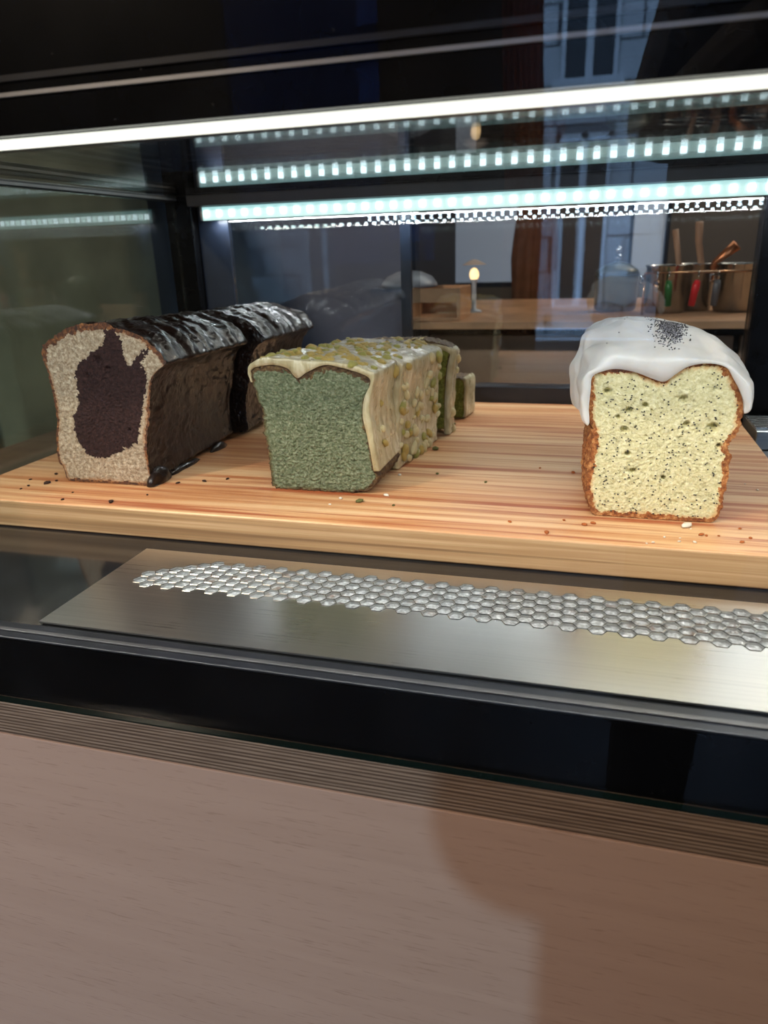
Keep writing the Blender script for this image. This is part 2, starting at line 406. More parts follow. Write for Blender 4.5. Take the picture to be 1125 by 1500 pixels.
# facade across the street
M['stone'] = plain('pale_stone', srgb(205, 205, 205), .8, var=.08, scale=3, bmp=.002)
M['joint'] = plain('stone_joint', srgb(120, 120, 122), .9)
M['darkpane'] = plain('dark_window_glass', (.01, .012, .016), .08, bmp=0)
M['white_paint'] = plain('white_window_paint', srgb(225, 225, 225), .5)
fac = empty('street_building', (0, -9, FZ)); tag(fac, 'pale stone town building across the street with tall windows', 'building')
box('wall', (-6, 7, -.4, -.03, 0, 4.9), M['joint'], fac)
winx = [(-2.1, -1.45), (-.56, .06), (1.0, 1.62), (2.6, 3.2)]
blk = None; nblk = 0
for r in range(12):
    z0 = .4*r
    x = -6 + (.35 if r % 2 else 0)
    while x < 7:
        x1 = min(x+.9, 7)
        segs = [(x, x1)]
        inwin = (.3 < z0 < 2.3) or (2.7 < z0 < 4.7)
        if inwin:
            for a, b in winx:
                new = []
                for s in segs:
                    if s[1] <= a or s[0] >= b: new.append(s)
                    else:
                        if s[0] < a-.05: new.append((s[0], a))
                        if s[1] > b+.05: new.append((b, s[1]))
                segs = new
        for a, b in segs:
            if -3 < a < 3.4 and nblk < 290:
                nblk += 1
                box('stone', (a+.012, b-.012, -.03, .01, z0+.012, z0+.388), M['stone'], fac)
        x += .9
for zb, zt in ((.4, 2.3), (2.85, 4.7)):
    for a, b in winx:
        wf = box('window', (a, b, -.02, 0, zb, zt), M['darkpane'], fac)
        bmf = bmesh.new()
        for q in ((a, a+.05, 0, .05, zb, zt), (b-.05, b, 0, .05, zb, zt), ((a+b)/2-.04, (a+b)/2+.04, 0, .05, zb, zt), (a, b, 0, .05, zt-.08, zt), (a-.08, b+.08, 0, .12, zb-.1, zb)): add_box(bmf, *q)
        from_bm('window_frame', bmf, M['white_paint'], wf)
gr = box('ground', (-12, 12, -9, -3.2, FZ-.06, FZ-.01), M['floor_k']); struct(gr, 'grey paved street outside the shop', 'ground')

# added, unseen light panel above the kitchen side (its mirror image is what brightens the steel plate)
def panel_light(x, y, z, sx, sy, e, col, label):
    t = empty('added_ceiling_light', (x, y, z)); tag(t, label, 'ceiling light')
    box('housing', (-sx/2-.03, sx/2+.03, -sy/2-.03, sy/2+.03, .012, .05), M['frame'], t)
    box('diffuser', (-sx/2, sx/2, -sy/2, sy/2, .004, .012), emit('panel_diffuser', col, e), t)
    return t
panel_light(.68, 2.05, 1.3, 1.5, 1.5, 2.4, (1.0, .96, .86), 'added square light panel over the kitchen, mirrored in the steel plate')
# warm lamp over the counter, behind the viewer and to the right
def pendant(x, y, z, e, label):
    t = empty('pendant_lamp', (x, y, z)); tag(t, label, 'lamp')
    bm = bmesh.new(); lathe(bm, [(.02, .16), (.03, .15), (.12, .02), (.13, 0), (.125, 0), (.115, .02), (.025, .14), (.01, .14)]); from_bm('lamp_shade', bm, M['frame'], t, True)
    bm = bmesh.new(); tube(bm, [(0, 0, .15), (0, 0, 1.9-z)], .004); from_bm('cord', bm, M['rubber'], t)
    bm = bmesh.new(); bmesh.ops.create_uvsphere(bm, u_segments=16, v_segments=10, radius=.035, matrix=Matrix.Translation((0, 0, .05))); from_bm('bulb', bm, M['bulb'], t, True)
    lamp('bulb_light', 'POINT', (x, y, z-.02), e, (1.0, .78, .58), size=.05)
pendant(-1.2, -.9, 1.15, 100, 'warm pendant lamp over the shop floor behind the viewer')
pendant(.75, 1.75, .95, 12, 'warm pendant lamp over the kitchen worktop')

# ------------------------------------------------------------------ customer behind the camera (seen only in reflections)
def person():
    t = empty('person', (.255, -.5, FZ)); tag(t, 'person in a dark coat and jeans standing in front of the glass', 'person')
    def skin(name, verts, edges, radii, m, sub=2):
        me = bpy.data.meshes.new(name); me.from_pydata(verts, edges, [])
        o = link(name, me, m, t)
        s = o.modifiers.new('skin', 'SKIN'); me_sk = me.skin_vertices[0].data if me.skin_vertices else None
        if me_sk is None:
            bm = bmesh.new(); bm.from_mesh(me); bm.verts.layers.skin.verify(); bm.to_mesh(me); bm.free(); me_sk = me.skin_vertices[0].data
        for i, r in enumerate(radii): me_sk[i].radius = (r, r) if not isinstance(r, tuple) else r
        me_sk[0].use_root = True
        o.modifiers.new('sub', 'SUBSURF').levels = sub; o.modifiers['sub'].render_levels = sub
        return o
    coat = plain('dark_coat', (.01, .011, .014), .8); jeans = plain('dark_denim', (.015, .02, .035), .8); skn = plain('skin', srgb(205, 160, 135), .55); hair = plain('dark_hair', (.012, .009, .008), .45)
    V = [(0, 0, .90), (0, 0, 1.1), (0, .01, 1.28), (0, 0, 1.38), (0, .01, 1.47), (0, .03, 1.56), (0, .03, 1.64),
         (-.16, 0, 1.36), (-.19, -.03, 1.24), (-.12, .17, 1.30), (-.10, .245, 1.31),
         (.16, 0, 1.36), (.19, -.03, 1.24), (.12, .17, 1.30), (.10, .245, 1.31),
         (-.10, 0, .86), (-.12, 0, .48), (-.13, .0, .09), (-.13, .12, .035),
         (.10, 0, .86), (.12, 0, .48), (.13, .0, .09), (.13, .12, .035)]
    Eg = [(0, 1), (1, 2), (2, 3), (3, 4), (4, 5), (5, 6), (3, 7), (7, 8), (8, 9), (9, 10), (3, 11), (11, 12), (12, 13), (13, 14), (0, 15), (15, 16), (16, 17), (17, 18), (0, 19), (19, 20), (20, 21), (21, 22)]
    Rr = [(.215, .13), (.195, .12), (.20, .12), (.10, .09), .055, .085, .075, .07, .052, .042, .034, .07, .052, .042, .034, .09, .06, .045, .04, .09, .06, .045, .04]
    b = skin('body', V, Eg, Rr, coat)
    for sx, x in ((-1, -.10), (1, .10)):
        skin('palm', [(x, .225, 1.31), (x, .262, 1.31)], [(0, 1)], [(.016, .036), (.015, .036)], skn, 1)
        for k in range(4):
            fx = x; fz = 1.31 + (k-1.5)*.018
            skin('finger', [(fx, .255, fz), (fx-sx*.010, .292, fz+.004), (fx-sx*.034, .305-.004*abs(k-1.5), fz+.004)], [(0, 1), (1, 2)], [.009, .008, .007], skn, 1)
        skin('thumb', [(x-sx*.02, .21, 1.33), (x-sx*.045, .235, 1.345)], [(0, 1)], [.010, .008], skn, 1)
    bm = bmesh.new(); bmesh.ops.create_uvsphere(bm, u_segments=24, v_segments=16, radius=1, matrix=Matrix.Translation((0, .03, 1.585)) @ Matrix.Diagonal((.078, .098, .112, 1)))
    from_bm('head', bm, skn, t, True)
    bm = bmesh.new(); bmesh.ops.create_uvsphere(bm, u_segments=24, v_segments=16, radius=1, matrix=Matrix.Translation((0, .005, 1.60)) @ Matrix.Diagonal((.092, .098, .118, 1)))
    from_bm('hair', bm, hair, t, True)
    bm = bmesh.new(); bmesh.ops.create_cone(bm, cap_ends=True, segments=10, radius1=.014, radius2=.004, depth=.04, matrix=Matrix.Translation((0, .13, 1.57)) @ Matrix.Rotation(-.5, 4, 'X'))
    from_bm('nose', bm, skn, t, True)
    for s in (-1, 1):
        bm = bmesh.new(); bmesh.ops.create_uvsphere(bm, u_segments=10, v_segments=8, radius=.011, matrix=Matrix.Translation((s*.03, .112, 1.592))); from_bm('eye', bm, plain('eye_white', (.7, .7, .7), .2), t, True)
        bm = bmesh.new(); tube(bm, [(s*.08, .03, 1.60), (s*.087, .02, 1.585), (s*.08, .03, 1.56)], [.006, .01, .006]); from_bm('ear', bm, skn, t, True)
    bm = bmesh.new(); tube(bm, [(-.02, .121, 1.53), (0, .126, 1.527), (.02, .121, 1.53)], [.003, .006, .003]); from_bm('mouth', bm, plain('lips', srgb(160, 90, 85), .5), t, True)
    for s in (-1, 1):
        skin('trouser_leg', [(s*.10, 0, .84), (s*.12, 0, .48), (s*.13, 0, .11)], [(0, 1), (1, 2)], [.098, .075, .062], jeans)
        bm = bmesh.new(); add_box(bm, s*.13-.05, s*.13+.05, -.07, .20, 0, .09, bev=.03, seg=3); from_bm('shoe', bm, M['rubber'], t, True)
    return t
person()

# ------------------------------------------------------------------ counter and case
X0, X1 = -.76, .75        # extent of the counter to both sides of the view
YG0, YG1 = .279, .283     # front glass
ZC = .2400                 # underside of glass top
ct = empty('counter', (0, .28, FZ)); tag(ct, 'pale beech-faced counter with plywood edge carrying the display case', 'counter')
def part(name, b, m, parent, bev=0):
    o = box(name, b, m, None, bev); o.parent = parent; o.matrix_parent_inverse = Matrix.Translation(-parent.location); return o
part('front_panel', (X0, X1, .279, .297, FZ+.08, -.0846), M['panel'], ct, .0004)
part('plywood_edge', (X0, X1, .279, .42, -.0834, -.0619), M['ply'], ct, .0003)
part('plinth', (X0, X1, .33, .90, FZ, -.0846), M['black'], ct)
part('plywood_top', (X0, X1, .4202, .95, -.0834, -.0619), M['ply'], ct)

case = empty('display_case', (0, .28, -.0618)); tag(case, 'black framed glass display case lit by strips, standing on the counter', 'display case')
def cp(name, b, m, bev=0): return part(name, b, m, case, bev)
XR = .215                 # right glass
cp('front_glass', (X0+.1, .60, YG0, YG1, -.0606, .36), M['glass_front'])
cp('glass_edge', (X0+.1, .60, YG0, YG1, -.0617, -.0607), M['glass_edge'])
cp('fascia', (X0+.1, .60, .2845, .29, -.0617, -.0235), M['black'])
cp('front_rail', (X0+.1, .60, .2845, .3005, -.0232, -.0218), M['frame'], .0006)
cp('rail_lip', (X0+.1, .60, .2905, .2935, -.0217, -.0209), plain('rail_grey', (.10, .10, .105), .3, metal=.5, bmp=0), .0003)
cp('case_floor', (-.52, .56, .3008, .90, -.0300, -.0225), M['blackgloss'])
cp('case_body', (-.52, .56, .291, .90, -.0617, -.0303), M['black'])
# head fascia behind the glass
cp('top_fascia', (X0+.1, .60, .2850, .2995, .2245, .36), M['black'])
cp('fascia_trim', (X0+.1, .60, .2838, .2849, .2385, .2400), M['trim_grey'])
cp('fascia_trim', (X0+.1, .60, .2838, .2849, .2440, .2462), M['frame'])
# glass top, double glazed
cp('top_pane', (-.50, .56, .2997, .8385, ZC, ZC+.003), M['glass_top'])
cp('top_pane', (-.50, .56, .2997, .8385, .2612, .2642), M['glass_top'])
# sides
cp('side_pane', (-.503, -.499, .301, .849, -.012, .236), M['glass_side'])
cp('side_sill', (-.507, -.496, .301, .849, -.0224, -.0112), M['rubber'], .001)
cp('side_rail', (-.507, -.4975, .3005, .849, .2362, .2418), M['frame'], .0005)
cp('side_rail', (-.507, -.4975, .3005, .849, .2457, .2560), M['frame'], .0005)
cp('side_rail_trim', (-.4974, -.4962, .3005, .849, .2375, .2399), M['trim_grey'])
cp('side_rail_trim', (-.4974, -.4962, .3005, .849, .2500, .2524), M['trim_grey'])
cp('corner_post', (-.514, -.478, .8495, .880, -.0224, .27), M['black'], .002)
cp('corner_post', (.157, .215, .8590, .890, -.0224, .27), M['black'], .002)
cp('door_sill', (-.477, .156, .8600, .890, -.0224, .018), M['frame'], .001)
cp('door_head', (-.477, .156, .8590, .890, .2300, .2700), M['black'], .001)
cp('head_rail', (-.478, .56, .8400, .8588, .2300, .2418), M['frame'])
d1 = cp('sliding_door', (-.4765, -.437, .8600, .868, .0185, .2295), M['navy'])
def dpane(b): 
    o = box('door_pane', b, M['glass_back'], d1); return o
dpane((-.4365, -.20, .8620, .8650, .0185, .2295))
d2 = cp('sliding_door', (-.224, -.212, .8690, .877, .0185, .2295), M['navy'])
def dpane2(b):
    o = box('door_pane', b, M['glass_back'], d2); return o
dpane2((-.2115, .1565, .8700, .8730, .0185, .2295))
cp('end_pane', (.556, .560, .301, .849, -.02, .236), M['glass'])

# LED strips: emitting diffuser, chips, and the light they give
def led_strip(label, x0, x1, yc, zc, front, energy):
    t = empty('light_strip', (0, yc, zc)); tag(t, label, 'light strip', )
    if front:
        box('channel', (x0, x1, .0012, .0080, -.0012, .0029), M['frame'], t)
        box('diffuser', (x0, x1, -.0035, .001, -.0012, .0024), M['led_front'], t, .0006)
    else:
        box('channel', (x0, x1, .0012, .006, -.0072, .010), M['trim_grey'], t)
        box('diffuser', (x0+.004, x1-.004, -.001, .001, -.0075, .0075), M['led_diff'], t, .0006)
    bm = bmesh.new(); s = .0024
    if front: add_box(bm, -s, s, -.0008, .0008, -.0018, .0018, bev=.0004, seg=1)
    else: add_box(bm, -.0032, .0032, -.0006, .0006, -.0032, .0032, bev=.0005, seg=1)
    me = bpy.data.meshes.new('led'); bm.to_mesh(me); bm.free(); me.materials.append(M['led_hot' if front else 'led'])
    n = int((x1-x0)/.0166)
    for k in range(n):
        o = bpy.data.objects.new('led', me); COL.objects.link(o); o.parent = t
        o.location = (x0+.01+k*.0166, .0088 if front else -.0018, .0011 if front else 0)
        if front and x0+.01+k*.0166 > -.45:      # added rows, unseen behind the fascia, thicken the strip's mirrored band
            for zz in (.0068, .0124):
                o = bpy.data.objects.new('led', me); COL.objects.link(o); o.parent = t; o.location = (x0+.0183+k*.0166, .0092, zz)
    lx = (x0+x1)/2
    if front: lamp('strip_light', 'AREA', (lx, yc+.0045, zc-.0016), energy*1.15, (1.0, .97, .88), size=(x1-x0)*.98, size_y=.004, rot=(0, 0, 0))
    else: lamp('strip_light', 'AREA', (lx, yc+.001, zc-.0085), energy, (.92, .98, 1.0), size=(x1-x0)*.97, size_y=.003, rot=(0.2, 0, 0))
    return t
led_strip('thin bright white light strip under the front fascia, nearest the viewer', -.66, .56, .2915, .2215, True, 3.0)
led_strip('dotted blue-white light strip along the back top of the case', -.468, .55, .8500, .2215, False, 1.5)

# ------------------------------------------------------------------ perforated steel plate
pp = empty('perforated_plate', (-.07, .357, -.0224)); tag(pp, 'brushed steel plate with honeycomb vent holes in front of the wooden board', 'vent plate')
def hexplate():
    px0, px1, py0, py1 = -.2975, .50, .3022, .412
    outer = [(px0, py0), (px1, py0), (px1, py1), (px0, py1)]
    verts = [Vector(p) for p in outer]; edges = [(0, 1), (1, 2), (2, 3), (3, 0)]
    holes = []
    step = .00765; x = -.2715; k = 0; pit = .0093
    while x < px1-.012:
        off = (k % 2 == 0); ntop = {0: 2, 1: 3, 2: 3, 3: 4, 4: 4}.get(k, 4 if off else 5)
        y0 = .3598 + (pit/2 if off else 0)
        for j in range(ntop): holes.append((x, y0+j*pit))
        x += step; k += 1
    R = .00475
    for hx, hy in holes:
        b = len(verts)
        for a in range(6):
            th = math.radians(60*a); verts.append(Vector((hx+R*math.cos(th), hy+R*math.sin(th)*.985)))
        edges += [(b+a, b+(a+1) % 6) for a in range(6)]
    vs, es, fs, *_ = delaunay_2d_cdt(verts, edges, [], 1, 1e-7)
    hs = holes
    def inhole(c):
        for hx, hy in hs:
            if abs(c[0]-hx) < R and abs(c[1]-hy) < R:
                dx, dy = abs(c[0]-hx), abs(c[1]-hy)
                if dy < R*.866*.985 and dx*.866+dy*.5 < R*.866: return True
        return False
    bm = bmesh.new(); zt = -.0203+.0224
    bv = [bm.verts.new((v[0]+.07, v[1]-.357, zt)) for v in vs]
    for f in fs:
        c = sum((vs[i] for i in f), Vector((0, 0)))/len(f)
        if not inhole(c):
            try: bm.faces.new([bv[i] for i in f])
            except ValueError: pass
    bmesh.ops.recalc_face_normals(bm, faces=bm.faces)
    up = sum(f.normal.z for f in bm.faces)
    if up < 0: bmesh.ops.reverse_faces(bm, faces=bm.faces)
    ex = bmesh.ops.extrude_face_region(bm, geom=bm.faces[:])
    nv = [g for g in ex['geom'] if isinstance(g, bmesh.types.BMVert)]
    bmesh.ops.translate(bm, verts=nv, vec=(0, 0, -.0012))
    bmesh.ops.recalc_face_normals(bm, faces=bm.faces)
    me = bpy.data.meshes.new('plate'); bm.to_mesh(me); bm.free()
    link('plate', me, M['steel'], pp)
    # thin raised rims around each hole, one joined piece
    bm = bmesh.new()
    for hx, hy in holes:
        rin, rout = R*.99, R*1.10
        ri = []; ro = []; rt = []
        for a in range(6):
            th = math.radians(60*a); cx, cy = math.cos(th), math.sin(th)*.985
            ri.append(bm.verts.new((hx+.07+rin*cx, hy-.357+rin*cy, zt-.0008)))
            rt.append(bm.verts.new((hx+.07+(rin+rout)/2*cx, hy-.357+(rin+rout)/2*cy, zt+.00035)))
            ro.append(bm.verts.new((hx+.07+rout*cx, hy-.357+rout*cy, zt)))
        for a in range(6):
            b = (a+1) % 6
            bm.faces.new((ri[a], ri[b], rt[b], rt[a])); bm.faces.new((rt[a], rt[b], ro[b], ro[a]))
    rm = from_bm('hole_rim', bm, M['steel_smooth'], pp); rm['kind'] = 'stuff'
    # pale liner under the holes, crinkled
    bm = bmesh.new(); nx, ny = 260, 18; gx = []
    for i in range(nx+1):
        row = []
        for j in range(ny+1):
            x = -.285 + (.49+.285)*i/nx; y = .352 + .054*j/ny
            row.append(bm.verts.new((x+.07, y-.357, .0003+.0003*(noise.noise(Vector((x*300, y*300, 1))))+.00035)))
        gx.append(row)
    for i in range(nx):
        for j in range(ny): bm.faces.new((gx[i][j], gx[i+1][j], gx[i+1][j+1], gx[i][j+1]))
    from_bm('liner', bm, M['liner'], pp, True)
hexplate()

# ------------------------------------------------------------------ wooden board
bd = empty('wooden_board', (-.1725, .646, -.0222)); tag(bd, 'thick oiled wooden serving board carrying the loaf cakes', 'board')
bm = bmesh.new(); add_box(bm, -.3205, .3205, -.2115, .2115, 0, .0222, bev=.0016, seg=3)
bo = from_bm('board', bm, [M['board'], M['board_edge']], bd)
for p in bo.data.polygons:
    if abs(p.normal.y) > .8 or abs(p.normal.x) > .8: p.material_index = 1

# ------------------------------------------------------------------ loaf builder
def resample(pts, n, closed=True, smooth=1):
    P = [Vector((a/1000, b/1000)) for a, b in pts]
    Q = P + [P[0]] if closed else P
    # catmull-rom
    dense = []
    m_ = len(P)
    for i in range(m_ if closed else m_-1):
        p1 = P[i]; p2 = P[(i+1) % m_]
        p0 = P[(i-1) % m_] if (closed or i > 0) else p1
        p3 = P[(i+2) % m_] if (closed or i < m_-2) else p2
        for k in range(8):
            t = k/8
            dense.append(.5*((2*p1)+(-p0+p2)*t+(2*p0-5*p1+4*p2-p3)*t*t+(-p0+3*p1-3*p2+p3)*t*t*t))
    dense.append(P[0] if closed else P[-1])
    d = [0]
    for a, b in zip(dense, dense[1:]): d.append(d[-1]+(b-a).length)
    out = []; j = 0
    cnt = n if closed else n-1
    for k in range(n):
        s = d[-1]*k/cnt
        while j < len(d)-2 and d[j+1] < s: j += 1
        t = (s-d[j])/max(1e-9, d[j+1]-d[j]); out.append(dense[j].lerp(dense[j+1], min(1, t)))
    return out
def inpoly(p, poly):
    c = False; j = len(poly)-1
    for i in range(len(poly)):
        a, b = poly[i], poly[j]
        if (a[1] > p[1]) != (b[1] > p[1]) and p[0] < (b[0]-a[0])*(p[1]-a[1])/(b[1]-a[1])+a[0]: c = not c
        j = i
    return c

def cake_body(root, outline, length, crumb, crust, seed, rough=.0006, rim=.0022, topdark=None, holes=(), inner=None, inner_mat=None,
              taper=None, n=340, rings=64, center=None, side_mat=None, crumb_amp=.0006, ystep=.002, back=True, rimfn=None, sideamp=None):
    O = resample(outline, n)
    area = 0
    c = sum(O, Vector((0, 0)))/n if center is None else Vector(center)
    def front_y(x, z):
        v = crumb_amp*(fb(x+seed, z, 0, 560, 3)) + crumb_amp*.8*fn(x, z+seed, 3, 90)
        for hx, hz, r, dp in holes:
            d2 = math.hypot((x-hx)*1.0, (z-hz)*1.15)
            if d2 < r: v += dp*(1-(d2/r)**2)**.5
        return v
    def jag(i, y): 
        p = O[i]
        return rough*(fb(p.x+seed, p.y, y, 260, 4) + .8*fn(p.x, p.y+seed, y, 700))
    def rad(i, y):
        p = O[i]; q = p-c
        t = taper(y) if taper else (1, 1, 0)
        q = Vector((q.x*t[0], q.y*t[1]))
        q += q.normalized()*((jag(i, y) if sideamp is None or y < .002 else sideamp(p, y)+jag(i, y)*.5))
        r = c+q+Vector((t[2], 0))
        if r.y < .0003: r.y = .0003
        return r
    # front face as a polar grid
    sets = {}
    def getb(key):
        if key not in sets: sets[key] = (bmesh.new(), {})
        return sets[key]
    R0 = [rad(i, 0) for i in range(n)]
    pos = {}
    for j in range(rings+1):
        f = 1-(1-(j/rings))**1.0
        for i in range(n if j else 1):
            p = c.lerp(R0[i], f)
            ed = (R0[i]-c).length*(1-f)*1000
            # true-ish distance to the outline
            pos[(j, i)] = (p.x, front_y(p.x, p.y), p.y, ed)
    def vert(key, j, i):
        bm, mp = getb(key)
        if j == 0: i = 0
        if (j, i) not in mp:
            q = pos[(j, i)]; v = bm.verts.new(q[:3]); v[bm.verts.layers.float['edge']] = q[3]; mp[(j, i)] = v
        return mp[(j, i)]
    for key in ('crumb', 'crust', 'inner'):
        bm, _ = getb(key); bm.verts.layers.float.new('edge')
    for j in range(rings):
        for i in range(n):
            i2 = (i+1) % n
            q = pos[(j, i if j else 0)]; x, z, e = q[0], q[2], q[3]
            rw = rim*(1+.55*fn(x*1, z, seed, 180)+.4*fn(x, z, seed, 60))
            if rimfn: rw = rimfn(x, z, rw)
            key = 'crust' if e/1000 < rw else 'crumb'
            if inner is not None:
                pj = (x*1000+2.4*fb(x, z, seed+5, 260, 3), z*1000+2.4*fb(x, z, seed+9, 260, 3))
                if inpoly(pj, inner): key = 'inner'
            if j == 0: vs = [vert(key, 0, 0), vert(key, 1, i), vert(key, 1, i2)]
            else: vs = [vert(key, j, i), vert(key, j+1, i), vert(key, j+1, i2), vert(key, j, i2)]
            getb(key)[0].faces.new(vs)
    sets['crumb'][0], sets['crust'][0]
    def fin(key, name, m):
        bm = sets[key][0]
        if not bm.faces: bm.free(); return None
        return from_bm(name, bm, m, root, True)
    fin('crumb', 'crumb', crumb)
    if inner is not None: fin('inner', 'chocolate_swirl', inner_mat)
    # sides + back
    bm = sets['crust'][0]
    smp = sets['crust'][1]; lay = bm.verts.layers.float['edge']
    ys = [0]; y = ystep*.6
    while y < length: ys.append(y); y += ystep
    ys.append(length)
    sb = bmesh.new() if side_mat else bm
    prev = None; lay2 = sb.verts.layers.float['edge'] if sb is bm else sb.verts.layers.float.new('edge')
    for yi, y in enumerate(ys):
        if yi == 0:
            ring = [sb.verts.new((pos[(rings, i)][0], pos[(rings, i)][1], pos[(rings, i)][2])) for i in range(n)]
        else:
            ring = []
            for i in range(n):
                r = rad(i, y); ring.append(sb.verts.new((r.x, y, r.y)))
        if prev:
            for i in range(n): sb.faces.new((prev[i], prev[(i+1) % n], ring[(i+1) % n], ring[i]))
        prev = ring
    cb = sb.verts.new((c.x, length, c.y))
    for i in range(n): sb.faces.new((prev[i], prev[(i+1) % n], cb))
    if side_mat:
        from_bm('glaze', sb, side_mat, root, True)
    fin('crust', 'crust', crust)

def shell_part(root, name, outer, inner, y0, y1, m, seed, amp=.001, nz=30, step=.002, taper=None, n=160, lip=.45, fold=None, closed=False, rnd_len=.0012, taper_in=None):
    O = resample(outer, n, False); I = resample(inner, n, False)
    secs = [(y0+rnd_len*(1-math.cos(q*math.pi/16)), lip*(1-math.sin(q*math.pi/16))) for q in range(8)]
    y = y0+rnd_len+.0002
    while y < y1-.003: secs.append((y, 0)); y += step
    secs += [(y1-.002, .05), (y1-.0006, .2), (y1, .5)]
    bm = bmesh.new(); pr = None
    K = 4
    for (y, k) in secs:
        t = taper(max(0, y)) if taper else (1, 1, 0)
        t2 = taper_in(max(0, y)) if taper_in else t
        ring = []
        for i in range(n):
            o, q = O[i], I[i]
            dirv = (o-q); 
            if dirv.length < 1e-6: dirv = Vector((0, 1e-5))
            d = dirv.normalized()*amp*(fn(o.x+seed, o.y, y, nz)+.45*fn(o.x, o.y+seed, y, nz*3.1))
            endf = min(1, i/5, (n-1-i)/5)
            p = o.lerp(q, k) + d*(endf)
            if fold: p += dirv.normalized()*fold(i/(n-1), y)*endf
            e_ = k if taper_in else 0
            r = Vector((p.x*t[0]+t[2], p.y*t[1])).lerp(Vector((p.x*t2[0]+t2[2], p.y*t2[1])), e_); ring.append((r.x, y, max(.0006, r.y)))
        for i in range(n-1, -1, -1):
            q = I[i]; p = q
            ring.append((p.x*t2[0]+t2[2], y, max(.0005, p.y*t2[1])))
        rv = [bm.verts.new(p) for p in ring]
        if pr:
            for i in range(len(rv)): bm.faces.new((pr[i], pr[(i+1) % len(rv)], rv[(i+1) % len(rv)], rv[i]))
        if pr is None or (y, k) == secs[-1]:
            for i in range(n-1): bm.faces.new((rv[i], rv[i+1], rv[2*n-2-i], rv[2*n-1-i]))
        pr = rv
    return from_bm(name, bm, m, root, True)

def lump_mesh(name, m, seed, sub=2):
    bm = bmesh.new(); bmesh.ops.create_icosphere(bm, subdivisions=sub, radius=1)
    for v in bm.verts:
        v.co *= 1+.28*noise.noise(v.co*1.3+Vector((seed, 0, 0)))
        v.co += .10*noise.noise_vector(v.co*3+Vector((0, seed, 0)))
    me = bpy.data.meshes.new(name); bm.to_mesh(me); bm.free(); me.materials.append(m)
    for p in me.polygons: p.use_smooth = True
    return me
def bvh_of(o):
    bm = bmesh.new(); bm.from_mesh(o.data); t = BVHTree.FromBMesh(bm); bm.free(); return t

# ---- lemon poppy-seed loaf, right
R_CAKE = [(-38.1, 0.3), (-43.0, 9.0), (-44.8, 23.8), (-44.6, 38.5), (-43.5, 52.8), (-45.6, 64.0), (-47.2, 75.0), (-47.0, 85.9), (-47.0, 96.0), (-39.5, 99.4), (-32.0, 100.8), (-23.1, 99.6), (-16.7, 97.7), (-10.3, 95.2), (-3.0, 93.6), (2.9, 98.0), (9.7, 102.6), (17.9, 104.6), (26.2, 104.3), (32.4, 101.6), (36.6, 95.3), (40.4, 89.0), (44.3, 81.3), (44.8, 72.2), (44.0, 64.3), (42.4, 58.2), (39.7, 56.1), (39.7, 50.7), (41.7, 44.0), (40.8, 37.0), (41.2, 28.7), (39.9, 18.7), (40.1, 11.6), (37.8, 4.2), (33.3, .6), (20.5, .3), (2.5, .3), (-13.4, .3), (-24.2, .3), (-32.4, .3)]
R_ICE = [(-47.4, 65.0), (-50.4, 67.5), (-52.4, 72.9), (-54.2, 83.7), (-54.2, 91.8), (-51.0, 99.8), (-48.9, 106.4), (-44.2, 111.6), (-35.7, 115.5), (-25.9, 117.1), (-13.7, 117.4), (-2.8, 117.1), (8.0, 115.9), (17.6, 114.2), (27.2, 111.4), (35.8, 107.1), (43.5, 101.0), (48.6, 96.7), (50.9, 92.3), (51.3, 84.8), (49.8, 79.0), (47.4, 76.4), (45.2, 76.0)]
R_ICE_IN = [(-46, 65), (-46.4, 69), (-47.0, 75.0), (-46.6, 85.9), (-46, 95.0), (-39.5, 98.6), (-32.0, 100.0), (-23.1, 98.8), (-16.7, 96.9), (-10.3, 94.4), (-3.0, 92.6), (2.9, 97.0), (9.7, 101.8), (17.9, 103.8), (26.2, 103.5), (32.4, 100.8), (36.6, 94.5), (40.4, 88.4), (43.6, 81.3), (44.4, 76)]
R_HOLES = [(-35.9, 84.8), (-22.2, 73.0), (28.6, 63.1), (-23.8, 60.6), (-16.6, 32.9), (9.5, 81.2), (-20.6, 44.6), (13.0, 65.2), (-12.4, 76.6), (33.5, 52.1), (2.7, 29.4), (-28.3, 68.7)]
hr = [3.0, 2.7, 4.2, 2.8, 2.3, 2.8, 2.0, 2.4, 2.2, 1.8, 1.6, 1.6]
rl = empty('loaf_cake', (.0465, .4835, 0)); tag(rl, 'poppy seed loaf cake with thick white icing on the right of the board', 'cake')
LR = .125
def tr(y): 
    s = min(1, y/.03)
    return (1.0, 1-.05*max(0, (y-.03))/.1, -.004*s)
holes = [(a/1000, b/1000, r/1000, .0048 if r > 1.5 else .0024) for (a, b), r in zip(R_HOLES, hr)]
rnd = random.Random(3)
for _ in range(70):
    holes.append((rnd.uniform(-.038, .037), rnd.uniform(.008, .09), rnd.uniform(.0005, .0011), rnd.uniform(.0008, .0018)))
def ranks(x, z, rw): return rw*(1.5 if (x < -.030 or x > .028 or z < .02) else 1)
cake_body(rl, R_CAKE, LR, M['lemon'], M['crust'], 11, rough=.0015, rim=.0027, holes=holes, taper=tr, center=(.0005, .05), crumb_amp=.0005, rimfn=ranks)
